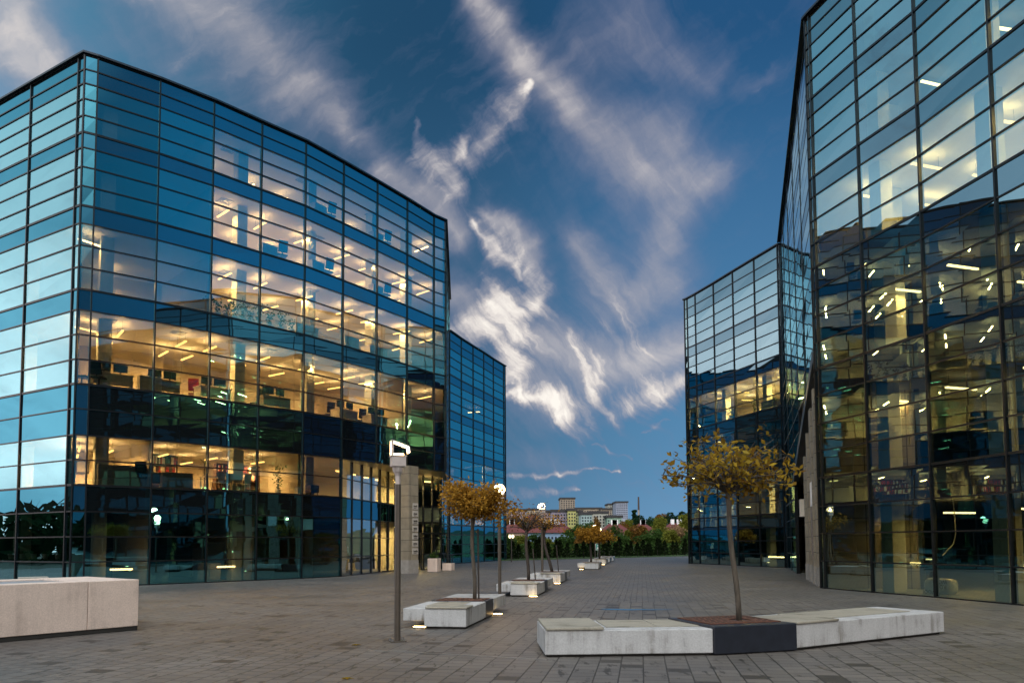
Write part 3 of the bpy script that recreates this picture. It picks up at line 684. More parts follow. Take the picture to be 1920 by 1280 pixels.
# inside of the back right wing
simple_inside(BLK3, PL3, Z3, inset(PA3, .2)[:-1] + inset(PL3, .2) + [PL3[-1] + Vector((6, 3, 0)), PA3[0] + Vector((3, 0, 0))], ST, 5.5, ((2, .95), (4, .9), (5, .95)), 20.5, (4,))
lights(BLK3, PL3, [(4, s, (.5,), (1.4, 3.8), LAMPW) for s in range(2, 7)] + [(3, 2, (.6,), (1.2,), LAMPW), (2, 2, (.6,), (1.2,), LAMPW), (2, 5, (.7,), (1.5,), LAMPS)], ST, Z3, 3.6)
cw = MB()
for k, sg in ((2, 3),):
    a = PL3[sg]; nn = seg_frame(PL3[sg - 1], PL3[sg])[1]; a = a - nn * .3; t, n, l = seg_frame(a, a - nn * 5); cw.obox(a + Vector((0, 0, Z3[ST[k][0]])), t * l, n * .1, (0, 0, Z3[ST[k][1]] - Z3[ST[k][0]]))
cw.build('partition_wall', WALLIN, BLK3)
p, t, n = on_facade(PL3, 5, .4, .5); m_ = MB(); m_.obox(p - t * .9 + Vector((0, 0, .62)), t * 1.8, n * .06, (0, 0, .08)); m_.build('low_strip_light', LAMPS, BLK3)

rw = MB(); wall_run(rw, [PL4[-1]] + far4, 0, 20.6, .2); rw.build('rear_wall', WALLDK, BLK4)
rw = MB(); wall_run(rw, [PL3[-1] + Vector((.2, .2, 0)), PL3[-1] + Vector((6, 3, 0)), PA3[0] + Vector((3, 0, 0)), PA3[0]], 0, 20.5, .2); rw.build('rear_wall', WALLDK, BLK3)

lw = inset([q1, q2, q3], 2.7); lb = MB(); wall_run(lb, lw, 0.02, 6.1); lb.build('lobby_wall', WALLIN, BLK1)
# ---------------------------------------------------------------- plaza
PAZ = R(9.8); PU = Vector((math.sin(PAZ), math.cos(PAZ), 0)); PR = Vector((math.cos(PAZ), -math.sin(PAZ), 0))
def paving():
    m, nt, out = new_mat('grey_paving_blocks')
    b = N(nt, 'ShaderNodeBsdfPrincipled'); L(nt, b.outputs[0], out.inputs[0])
    g = N(nt, 'ShaderNodeNewGeometry')
    mp = N(nt, 'ShaderNodeMapping'); mp.inputs['Rotation'].default_value = (0, 0, PAZ - R(90)); L(nt, g.outputs['Position'], mp.inputs[0])   # x along the rows
    s = N(nt, 'ShaderNodeSeparateXYZ'); L(nt, mp.outputs[0], s.inputs[0])
    def brick(w, h, mort):
        n = N(nt, 'ShaderNodeTexBrick'); n.offset = 0.45; n.inputs['Scale'].default_value = 1; n.inputs['Brick Width'].default_value = w; n.inputs['Row Height'].default_value = h
        n.inputs['Mortar Size'].default_value = mort; n.inputs['Color1'].default_value = (0, 0, 0, 1); n.inputs['Color2'].default_value = (1, 1, 1, 1); n.inputs['Mortar'].default_value = (.5, .5, .5, 1); n.inputs['Mortar Smooth'].default_value = 0.3
        L(nt, mp.outputs[0], n.inputs['Vector']); return n
    b1 = brick(0.25, 0.30, 0.010); b2 = brick(0.14, 0.17, 0.009)
    far = N(nt, 'ShaderNodeMath', operation='GREATER_THAN'); L(nt, s.outputs[0], far.inputs[0]); far.inputs[1].default_value = -1e9
    # distance along the rows (mapping turned the axis round, so use the plain dot product)
    dp = N(nt, 'ShaderNodeVectorMath', operation='DOT_PRODUCT'); L(nt, g.outputs['Position'], dp.inputs[0]); dp.inputs[1].default_value = PU
    far2 = math_n(nt, 'GREATER_THAN', dp.outputs['Value'], 21.2)
    def mixv(a, c):
        n = N(nt, 'ShaderNodeMix', data_type='FLOAT'); L(nt, far2, n.inputs['Factor']); L(nt, a, n.inputs['A']); L(nt, c, n.inputs['B']); return n.outputs['Result']
    rnd = mixv(b1.outputs['Color'], b2.outputs['Color']); jo = mixv(b1.outputs['Fac'], b2.outputs['Fac'])
    nz = N(nt, 'ShaderNodeTexNoise'); nz.inputs['Scale'].default_value = 0.35; nz.inputs['Detail'].default_value = 6; L(nt, g.outputs['Position'], nz.inputs['Vector'])
    gr = N(nt, 'ShaderNodeTexNoise'); gr.inputs['Scale'].default_value = 60; gr.inputs['Detail'].default_value = 4; L(nt, g.outputs['Position'], gr.inputs['Vector'])
    mp2 = N(nt, 'ShaderNodeMapping'); mp2.inputs['Rotation'].default_value = (0, 0, PAZ - R(90)); mp2.inputs['Scale'].default_value = (6.5, 2.1, 1); L(nt, g.outputs['Position'], mp2.inputs[0])
    st = N(nt, 'ShaderNodeTexNoise'); st.inputs['Scale'].default_value = 1.0; st.inputs['Detail'].default_value = 6; st.inputs['Roughness'].default_value = 0.62; L(nt, mp2.outputs[0], st.inputs['Vector'])
    tone = math_n(nt, 'MULTIPLY_ADD', rnd, 0.16, math_n(nt, 'MULTIPLY_ADD', nz.outputs['Fac'], 0.7, math_n(nt, 'MULTIPLY', gr.outputs['Fac'], 0.35)))
    base = ramp(nt, [(0.25, (0.046, 0.044, 0.041)), (0.58, (0.098, 0.092, 0.084)), (0.9, (0.17, 0.157, 0.14))]); L(nt, tone, base.inputs[0])
    stn = N(nt, 'ShaderNodeMapRange'); stn.inputs['From Min'].default_value = 0.585; stn.inputs['From Max'].default_value = 0.62; L(nt, st.outputs['Fac'], stn.inputs['Value'])
    # scattered dark replacement blocks
    drk = math_n(nt, 'GREATER_THAN', rnd, 0.965)
    dk = math_n(nt, 'MAXIMUM', math_n(nt, 'MULTIPLY', stn.outputs[0], 0.80), math_n(nt, 'MULTIPLY', drk, 0.85))
    m1 = N(nt, 'ShaderNodeMix', data_type='RGBA'); L(nt, dk, m1.inputs['Factor']); L(nt, base.outputs[0], m1.inputs['A']); m1.inputs['B'].default_value = (0.018, 0.015, 0.012, 1)
    m2 = N(nt, 'ShaderNodeMix', data_type='RGBA'); L(nt, jo, m2.inputs['Factor']); L(nt, m1.outputs['Result'], m2.inputs['A']); m2.inputs['B'].default_value = (0.016, 0.014, 0.012, 1)
    L(nt, m2.outputs['Result'], b.inputs['Base Color'])
    rr = math_n(nt, 'MULTIPLY_ADD', nz.outputs['Fac'], 0.35, 0.36); L(nt, rr, b.inputs['Roughness']); b.inputs['Specular IOR Level'].default_value = 0.45
    bp = N(nt, 'ShaderNodeBump'); bp.inputs['Strength'].default_value = 0.5; bp.inputs['Distance'].default_value = 0.006
    hgt = math_n(nt, 'MULTIPLY_ADD', jo, -1.0, math_n(nt, 'MULTIPLY_ADD', gr.outputs['Fac'], 0.35, math_n(nt, 'MULTIPLY', rnd, 0.3)))
    L(nt, hgt, bp.inputs['Height']); L(nt, bp.outputs[0], b.inputs['Normal'])
    return m
PAVE = paving()
GRASS = mat('verge_grass', (0.045, 0.085, 0.02), 0.95, var=0.5, scale=3, bump=0.4)
EARTH = mat('rough_ground', (0.05, 0.05, 0.03), 0.95, var=0.4, scale=0.4)
EA, EB = gp(900, 70), gp(1310, 92.5)                         # far edge of the plaza
ed = (EB - EA).normalized()
m_ = MB(); q = [Vector((-80, -40, 0)), Vector((80, -40, 0)), EB + ed * 60, EA - ed * 70]
m_.prism([(p.x, p.y) for p in q], -0.4, 0.0); tag(m_.build('plaza', PAVE), kind='structure')
m_ = MB(); m_.prism([(-2200, -900), (2200, -900), (2200, 3000), (-2200, 3000)], -1.0, -0.06); tag(m_.build('ground', EARTH), kind='structure')
en = Vector((-ed.y, ed.x, 0))
m_ = MB(); a = EA - ed * 40; c = EB + ed * 40
m_.prism([(p.x, p.y) for p in (a + en * .02, c + en * .02, c + en * 7, a + en * 7)], -0.3, 0.07); tag(m_.build('grass_verge', GRASS), kind='structure')
def hz(x, y):
    k = min(1, max(0, (y - 112) / 330)); return 10.0 * k * k * (3 - 2 * k) + (1.0 * mnoise.noise((x * .012, y * .012, 0)) * min(1, k * 5))
m_ = MB(); nx, ny = 60, 34
X = [-420 + 900 * i / nx for i in range(nx + 1)]; Y = [104 + 900 * (j / ny) ** 1.6 for j in range(ny + 1)]
m_.v = [(x, y, hz(x, y) - 0.03) for y in Y for x in X]
for j in range(ny):
    for i in range(nx): m_.f.append((j * (nx + 1) + i, j * (nx + 1) + i + 1, (j + 1) * (nx + 1) + i + 1, (j + 1) * (nx + 1) + i)); m_.m.append(0)
tag(m_.build('hill', mat('hill_meadow', (0.05, 0.065, 0.025), 0.95, var=0.4, scale=.05), smooth=True), kind='structure')
# steel drain channel lines and the puddle
STEEL = mat('worn_steel', (0.42, 0.42, 0.42), 0.3, 0.9)
def chan(name, a, b, w, label):
    a, b = on_z(*a), on_z(*b); t = (b - a); n = Vector((-t.y, t.x, 0)).normalized()
    m_ = MB(); m_.obox(a - n * w / 2 + Vector((0, 0, -.02)), t, n * w, (0, 0, 0.026)); return tag(m_.build(name, STEEL), label, 'drain channel')
chan('drain_channel', (690, 1218), (1024, 1236), 0.022, 'thin bright steel drain strip crossing the paving left of the front bench')
chan('drain_channel', (962, 1126), (1046, 1126), 0.03, 'short steel drain strip in the paving beside the lit benches')
mw, nt, out = new_mat('puddle_water'); b = N(nt, 'ShaderNodeBsdfPrincipled'); L(nt, b.outputs[0], out.inputs[0]); b.inputs['Base Color'].default_value = (0.02, 0.02, 0.022, 1); b.inputs['Roughness'].default_value = 0.03; b.inputs['IOR'].default_value = 1.33
m_ = MB(); c = on_z(1178, 1142); pts = []
for k in range(40):
    th = 2 * math.pi * k / 40; rr = 1 + 0.25 * math.sin(3 * th + 1) + 0.18 * math.sin(7 * th)
    pts.append((c.x + 0.80 * rr * math.cos(th), c.y + 0.17 * rr * math.sin(th) - .12 * math.cos(th), 0.004))
m_.poly(pts); tag(m_.build('puddle', mw), kind='structure')

# ---------------------------------------------------------------- concrete benches and tree boxes
def concrete(name, col, stain, amt, sc=(5, 5, .35)):
    """cast concrete with rain streaks running down and green-brown blotches"""
    m, nt, out = new_mat(name)
    b = N(nt, 'ShaderNodeBsdfPrincipled'); L(nt, b.outputs[0], out.inputs[0]); b.inputs['Roughness'].default_value = 0.75
    g = N(nt, 'ShaderNodeNewGeometry'); mp = N(nt, 'ShaderNodeMapping'); mp.inputs['Scale'].default_value = sc; L(nt, g.outputs['Position'], mp.inputs[0])
    n1 = N(nt, 'ShaderNodeTexNoise'); n1.inputs['Scale'].default_value = 1; n1.inputs['Detail'].default_value = 6; n1.inputs['Roughness'].default_value = 0.6; L(nt, mp.outputs[0], n1.inputs['Vector'])
    n2 = N(nt, 'ShaderNodeTexNoise'); n2.inputs['Scale'].default_value = 2.2; n2.inputs['Detail'].default_value = 7; L(nt, g.outputs['Position'], n2.inputs['Vector'])
    n3 = N(nt, 'ShaderNodeTexNoise'); n3.inputs['Scale'].default_value = 45; n3.inputs['Detail'].default_value = 3; L(nt, g.outputs['Position'], n3.inputs['Vector'])
    f = math_n(nt, 'MULTIPLY_ADD', n1.outputs['Fac'], 1.1, math_n(nt, 'MULTIPLY_ADD', n2.outputs['Fac'], 0.9, -0.62))
    r = ramp(nt, [(0.25, tuple(c * 1.12 for c in col)), (0.45, col), (0.72, stain)]); L(nt, f, r.inputs[0])
    mx = N(nt, 'ShaderNodeMix', data_type='RGBA'); mx.inputs['Factor'].default_value = amt; mx.inputs['A'].default_value = (*col, 1); L(nt, r.outputs[0], mx.inputs['B'])
    v = N(nt, 'ShaderNodeMix', data_type='RGBA', blend_type='MULTIPLY'); v.inputs['Factor'].default_value = 1; rr = ramp(nt, [(0.3, (.86, .86, .86)), (.7, (1.08, 1.08, 1.08))]); L(nt, n3.outputs['Fac'], rr.inputs[0])
    L(nt, mx.outputs['Result'], v.inputs['A']); L(nt, rr.outputs[0], v.inputs['B']); L(nt, v.outputs['Result'], b.inputs['Base Color'])
    bp = N(nt, 'ShaderNodeBump'); bp.inputs['Strength'].default_value = 0.35; bp.inputs['Distance'].default_value = 0.004; L(nt, n3.outputs['Fac'], bp.inputs['Height']); L(nt, bp.outputs[0], b.inputs['Normal'])
    return m
CONC1 = concrete('stained_concrete', (0.37, 0.385, 0.39), (0.11, 0.095, 0.07), 1.0, (6.5, 6.5, .45))
CONCT = concrete('mossy_concrete_top', (0.26, 0.25, 0.205), (0.09, 0.083, 0.055), 1.0, (1.2, 3, 1))
CONC2 = concrete('pale_pink_concrete', (0.62, 0.52, 0.45), (0.36, 0.29, 0.245), 0.6)
NAVY = mat('dark_blue_steel', (0.016, 0.020, 0.030), 0.42, 0.3, 0.2)
RUST = mat('rusty_grate', (0.10, 0.042, 0.025), 0.75, 0.2, 0.4, 14)
HOLE = mat('grate_slot', (0.004, 0.004, 0.004), 0.9)
PLINTH = mat('dark_plinth', (0.02, 0.02, 0.018), 0.8)
UP = emit('uplight_lamp', (1.0, 0.64, 0.26), 20)
class Local:
    """boxes in a bench's own frame: x across, y along, z up"""
    def __init__(self, root): self.root = root
    def box(self, name, m, x0, x1, y0, y1, z0, z1, parent=None, bevel=0.012):
        mb = MB(); mb.box(x0, x1, y0, y1, z0, z1); return mb.build(name, m, parent or self.root, bevel=bevel)
def grate(root, x0, x1, y0, y1, z, cx, cy):
    mb = MB(); hr = 0.13
    for a in ((x0, cx - hr, y0, y1), (cx + hr, x1, y0, y1), (cx - hr, cx + hr, y0, cy - hr), (cx - hr, cx + hr, cy + hr, y1)): mb.box(a[0], a[1], a[2], a[3], z, z + .012)
    h = mb; nx_, ny_ = 8, 5
    for i in range(nx_):
        for j in range(ny_):
            px, py = x0 + (x1 - x0) * (i + .5 + .25 * (j % 2) - .12) / nx_, y0 + (y1 - y0) * (j + .5) / ny_
            if abs(px - cx) < .17 and abs(py - cy) < .17: continue
            h.box(px - .028, px + .028, py - .02, py + .02, z + .004, z + .0145, 1)
    h.box(cx - hr, cx + hr, cy - hr, cy + hr, z - .03, z - .001, 1)
    h.build('tree_grate', [RUST, HOLE], root)
def tree_bench(P0, label, rz=-PAZ):
    root = thing('tree_bench', P0, label, 'bench', 'concrete benches with tree boxes in a row', rz)
    l = Local(root)
    l.box('plinth', PLINTH, -.80, -.04, .05, 1.84, 0, .04, bevel=0)
    l.box('concrete_seat', CONC1, -.84, 0, 0, 1.85, .04, .385)
    l.box('concrete_wing', CONC1, -1.30, -.842, .10, 1.85, .14, .383)
    l.box('seat_slab', CONCT, -.82, .02, -.02, .55, .388, .425)
    l.box('top_panel', CONCT, -1.0, -.30, .62, 1.70, .3845, .391, bevel=0)
    l.box('tree_box', NAVY, -1.22, -.005, 1.852, 2.75, .02, .395)
    grate(root, -1.14, -.08, 1.94, 2.67, .396, -.61, 2.3)
    l.box('concrete_end', CONC1, -1.25, 0, 2.752, 4.25, .14, .39)
    return root
BE = [(874, 1179), (1007, 1118), (1051, 1093.5), (1122, 1067.2), (1136, 1058), (1143.5, 1054.2), (1150, 1051.6)]
b0 = tree_bench(on_z(*BE[0]), 'concrete tree bench with floating wing, nearest of the row behind the tall lamp')
BL = ['concrete bench and tree box holding the nearly bare tree, second in the receding row', 'concrete bench and tree box third in the receding row, holding a thin brown tree', 'small far concrete tree bench standing alone past the gap in the row', 'far concrete tree bench just behind the lone one, beside the green sign', 'farthest but one concrete tree bench, in front of the conifers', 'farthest concrete tree bench at the very end of the row']
benches = [b0]
for k in range(1, 7): benches.append(dup(b0, on_z(*BE[k]), None, BL[k - 1]))
def uplight(p, label, e=1.6, sz=0.12):
    o = thing('ground_light', p, label, 'ground light', 'warm ground lights under the benches', -PAZ)
    m_ = MB(); m_.box(-sz - .02, sz + .02, -.05, .05, 0.003, .018); m_.build('housing', FRAME, o)
    m_ = MB(); m_.box(-sz, sz, -.035, .035, .0185, .028); m_.build('lamp_lens', UP, o)
    return o
def bl(k, x, y): return benches[k].location + PR * x + PU * y
UL = [(0, -.98, .16, 'glowing ground light under the floating wing of the nearest bench in the row'), (0, .03, 2.95, 'ground light under the far end of the nearest bench in the row'),
      (1, -.10, -.12, 'glowing ground light at the front corner of the bench with the nearly bare tree'), (2, -.12, -.15, 'glowing ground light before the front corner of the third bench in the row'),
      (3, -1.05, .0, 'tiny ground light at the left of the lone far bench'), (4, -.2, -.3, 'tiny ground light in front of the far bench beside the green sign')]
for k, x, y, lab in UL: uplight(bl(k, x, y), lab)

# the long front bench: two concrete blocks with the navy tree box between them
fa, fb, fc, fd = on_z(1022, 1232), on_z(1338, 1228), on_z(1493, 1219.5), on_z(1771, 1188)
FB = thing('tree_bench', fa, 'long mossy concrete bench with a navy tree box in its middle, nearest the camera', 'bench')
def seg_boxes(a, b, items):
    t = (b - a); l = t.length; t.normalize(); n = Vector((-t.y, t.x, 0))
    for name, m, x0, x1, y0, y1, z0, z1 in items:
        x1_ = l + x1 if x1 <= 0 else x1
        mb = MB(); mb.obox(a - fa + t * x0 + n * y0 + Vector((0, 0, z0)), t * (x1_ - x0), n * (y1 - y0), (0, 0, z1 - z0)); mb.build(name, m, FB, bevel=0.012)
    return t, n, l
H = 0.385
seg_boxes(fa, fb, [('plinth', PLINTH, .03, -.03, .04, 1.3, 0, .035), ('concrete_seat', CONC1, 0, -.004, 0, 1.38, .035, H), ('seat_slab', CONCT, .015, .86, -.022, 1.36, H + .002, H + .045), ('top_panel', CONCT, .95, 1.72, .32, 1.30, H + .001, H + .012), ('top_panel', CONCT, 1.73, -.10, .32, 1.30, H + .0012, H + .013)])
t, n, l = seg_boxes(fb, fc, [('tree_box', NAVY, 0, 0, -.03, 1.36, .015, H + .035)])
gb = MB()
oo = fb - fa; gz = H + .036
def gbox(mb, x0, x1, y0, y1, z0, z1, mi=0): mb.obox(oo + t * x0 + n * y0 + Vector((0, 0, z0)), t * (x1 - x0), n * (y1 - y0), (0, 0, z1 - z0), mi)
tcx, tcy = l * .60, .62
for a in ((.10, tcx - .15, .22, 1.22), (tcx + .15, l - .1, .22, 1.22), (tcx - .15, tcx + .15, .22, tcy - .15), (tcx - .15, tcx + .15, tcy + .15, 1.22)): gbox(gb, a[0], a[1], a[2], a[3], gz, gz + .014)
for i in range(11):
    for j in range(6):
        px, py = .14 + (l - .28) * (i + .5 + .3 * (j % 2) - .15) / 11, .26 + .92 * (j + .5) / 6
        if abs(px - tcx) < .2 and abs(py - tcy) < .2: continue
        gbox(gb, px - .03, px + .03, py - .022, py + .022, gz + .005, gz + .0165, 1)
gbox(gb, tcx - .15, tcx + .15, tcy - .15, tcy + .15, gz - .04, gz - .002, 1); gb.build('tree_grate', [RUST, HOLE], FB)
TREE1 = fb + t * tcx + n * tcy
seg_boxes(fc, fd, [('plinth', PLINTH, .05, -.06, .05, 1.2, 0, .04), ('concrete_seat', CONC1, .006, 0, 0, 1.30, .04, H + .01), ('seat_slab', CONCT, .02, 1.0, -.022, .95, H + .012, H + .05), ('top_panel', CONCT, 1.05, 1.95, .34, 1.24, H + .011, H + .022), ('top_panel', CONCT, 1.96, -.45, .34, 1.24, H + .0112, H + .021)])

# pale stone basin wall at the lower left
ba = on_z(259, 1180.5); d1 = Vector((-1.42, -1.75, 0)).normalized(); d2 = Vector((-d1.y, d1.x, 0)); d2 = d2 if d2.x < 0 else -d2
SB = thing('stone_bench_wall', ba, 'pale pinkish stone wall with sunken top on a dark plinth at the lower left', 'low wall')
def sb(name, m, x0, x1, y0, y1, z0, z1, bevel=.012):
    mb = MB(); mb.obox(d1 * x0 + d2 * y0 + Vector((0, 0, z0)), d1 * (x1 - x0), d2 * (y1 - y0), (0, 0, z1 - z0)); mb.build(name, m, SB, bevel=bevel)
sb('plinth', PLINTH, .0, 8, .02, 2.4, 0, .085)
xs = [0, 0.93, 3.6, 6.2, 8]
for k in range(4): sb('stone_block', CONC2, xs[k] + .004, xs[k + 1] - .004, 0, .42, .085, 0.985)
sb('stone_block', CONC2, .0, 1.0, .424, 2.42, .086, 0.983); sb('stone_block', CONC2, 1.005, 8, 2.0, 2.42, .086, .982)
sb('sunken_top', mat('grey_basin', (.22, .23, .25), .5), 1.005, 8, .424, 1.996, .086, .955, bevel=0)
bx = gp(60, 17.3)
wb = thing('white_box', bx, 'small white box standing behind the pale stone wall', 'box')
m_ = MB(); m_.box(-.27, .27, -.27, .27, 0, .88); m_.build('body', WHITEF, wb, bevel=.01); m_ = MB(); m_.box(-.29, .29, -.29, .29, .885, .93); m_.build('lid', GREYF, wb)
wb.rotation_euler = (0, 0, .6)
# planters by the left entrance
def planter(p, w, h, label, lantern=False):
    o = thing('entrance_planter', p, label, 'planter', None, -.25)
    m_ = MB(); m_.box(-w / 2, w / 2, -w / 2, w / 2, 0, h); m_.build('concrete_tub', CONC2, o, bevel=.015); m_ = MB(); m_.box(-w / 2 + .06, w / 2 - .06, -w / 2 + .06, w / 2 - .06, h + .001, h + .02); m_.build('soil', SOIL, o)
    if lantern:
        m_ = MB(); s = w / 2 - .1
        for x in (-s, s):
            for y in (-s, s): m_.box(x - .02, x + .02, y - .02, y + .02, h + .02, h + .5)
        m_.box(-s - .05, s + .05, -s - .05, s + .05, h + .5, h + .54); m_.box(-s - .03, s + .03, -s - .03, s + .03, h + .25, h + .28); m_.build('metal_rack', COPE, o)
    else:
        m_ = MB()
        for k in range(160): m_.leaf((random.gauss(0, w * .2), random.gauss(0, w * .2), h + abs(random.gauss(.1, .12))), .12)
        m_.build('shrub', GREENL, o)
    return o
planter(gp(814, 44.6), .62, .78, 'square concrete planter in front of the left entrance door')
planter(gp(841, 46.4), .60, .45, 'low concrete planter carrying a dark metal rack, right of the left entrance', True)
planter(on_z(1497, 1057.5) + Vector((-.2, 0, 0)), .8, .6, 'concrete planter by the glass under the right-hand stone pillars')

# ---------------------------------------------------------------- street lamps
POLE = mat('bronze_painted_pole', (0.085, 0.072, 0.058), 0.38, 0.4, 0.1)
HEAD = mat('pale_lamp_housing', (0.42, 0.38, 0.36), 0.4, 0.2)
LENS = emit('lit_lamp_lens', (1.0, 0.60, 0.22), 14)
REFL = mat('white_reflector', (0.45, 0.44, 0.46), 0.3)
def street_lamp(p, label, rz, H=3.42, watts=48):
    o = thing('street_lamp', p, label, 'street lamp', 'bronze street lamps of the plaza', rz)
    m_ = MB(); m_.tube([(0, 0, .012), (0, 0, H - .75)], .053, 16); pole = m_.build('pole', POLE, o, smooth=False)
    m_ = MB(); m_.box(-.13, .13, -.13, .13, 0, .018); bs = m_.build('base_plate', POLE, o)
    m_ = MB()
    for x in (-.1, .1):
        for y in (-.1, .1): m_.lathe((x, y, .018), [(.017, 0), (.017, .02), (.009, .021), (.009, .045)], 8)
    m_.build('bolt', STEEL, bs)
    m_ = MB(); m_.lathe((0, 0, H - .75), [(.045, 0), (.045, .16), (.06, .165), (.06, .2)], 16); m_.build('collar', HEAD, o)
    m_ = MB(); m_.lathe((0, 0, H - .55), [(.085, 0), (.095, .05), (.10, .10)], 8); m_.box(-.12, .12, -.11, .11, H - .45, H - .28); m_.box(-.135, .135, -.12, .12, H - .28, H - .262); m_.build('lamp_housing', HEAD, o, bevel=.006)
    m_ = MB(); m_.box(-.085, .085, -.075, .075, H - .262, H - .225); m_.build('lamp_lens', LENS, o)
    m_ = MB(); m_.box(-.125, -.095, -.105, -.08, H - .262, H - .002); m_.build('bracket', HEAD, o); m_ = MB(); m_.box(-.125, -.095, .08, .105, H - .262, H - .002); m_.build('bracket', HEAD, o)
    m_ = MB(); m_.obox((-.13, -.12, H - .01), (.30, 0, -.10), (0, .24, 0), (0.005, 0, .014)); m_.obox((.165, -.12, H - .11), (.02, 0, -.10), (0, .24, 0), (0.014, 0, .005)); m_.build('reflector', REFL, o)
    l = bpy.data.lights.new('lamp_bulb', 'POINT'); l.energy = watts; l.color = (1.0, .62, .28); l.shadow_soft_size = .05
    q = bpy.data.objects.new('lamp_bulb', l); COL.objects.link(q); q.parent = o; q.location = (.02, 0, H - .16)
    return o
street_lamp(on_z(745, 1202), 'tall bronze street lamp nearest the camera, in front of the left block', R(20))
L2_ = gp(937, 23.0); street_lamp(L2_, 'bronze street lamp with a blazing head beside the dense orange tree', R(200), watts=10)
street_lamp(gp(1017, 33.0), 'bronze street lamp between the nearly bare tree and the thin brown tree', R(120))
street_lamp(gp(1116, 72), 'far street lamp with lit head behind the left of the two round orange trees', R(90))
street_lamp(gp(1127, 93), 'farthest street lamp with lit head by the conifers, right of the green sign', R(90))
# glowing ball added round the second lamp's head, standing in for its glare
gl_ = emit('lamp_glare_glow', (1.0, 0.68, 0.30), 13)
for o in bpy.data.objects:
    if o.name.startswith('street_lamp') and (o.location - L2_).length < .01:
        m_ = MB(); prof = [(.18 * math.sin(math.pi * k / 10) + .001, -.18 * math.cos(math.pi * k / 10)) for k in range(11)]; m_.lathe((0, 0, 3.30), prof, 18); m_.build('lamp_glare_ball', gl_, o, smooth=True)
        l = bpy.data.lights.new('lamp_head_bulb', 'POINT'); l.energy = 110; l.color = (1.0, .62, .28); l.shadow_soft_size = .19
        q = bpy.data.objects.new('lamp_head_bulb', l); COL.objects.link(q); q.parent = o; q.location = (0, 0, 3.55)
# small park lamp with two arms, far left of the gap
pl = thing('park_lamp', gp(959, 66), 'small twin headed park lamp in front of the conifers', 'lamp')
m_ = MB(); m_.tube([(0, 0, 0), (0, 0, 2.0)], .05, 10); m_.build('pole', POLE, pl)
GLB = emit('park_lamp_glow', (1.0, .80, .50), 2.2)
for s in (-1, 1):
    m_ = MB(); m_.lathe((s * .13, 0, 2.08), [(.03, 0), (.12, .1), (.13, .22), (.08, .32), (.01, .34)], 12); m_.build('lamp_shade', GLB, pl)
    m_ = MB(); m_.tube([(0, 0, 1.98), (s * .13, 0, 2.08)], .025, 8); m_.build('arm', POLE, pl)
# green pedestrian sign
TEAL = mat('teal_sign_face', (0.02, 0.30, 0.26), 0.4, var=.05)
sg = thing('street_sign', gp(1121, 62), 'small square teal sign with a white border on a thin post', 'sign')
m_ = MB(); m_.tube([(0, .03, 0), (0, .03, 1.62)], .025, 8); m_.build('post', STEEL, sg)
m_ = MB(); m_.box(-.17, .17, -.012, .0, 1.05, 1.58); m_.build('sign_plate', WHITEP, sg)
m_ = MB(); m_.box(-.14, .14, -.018, -.013, 1.08, 1.55); m_.build('sign_face', TEAL, sg)
m_ = MB(); 
m_.poly([(-.09, -.020, 1.14), (.09, -.020, 1.14), (0, -.020, 1.40)]); m_.poly([(-.035, -.020, 1.42), (.035, -.020, 1.42), (.035, -.020, 1.50), (-.035, -.020, 1.50)]); m_.build('pictogram', WHITEP, sg)
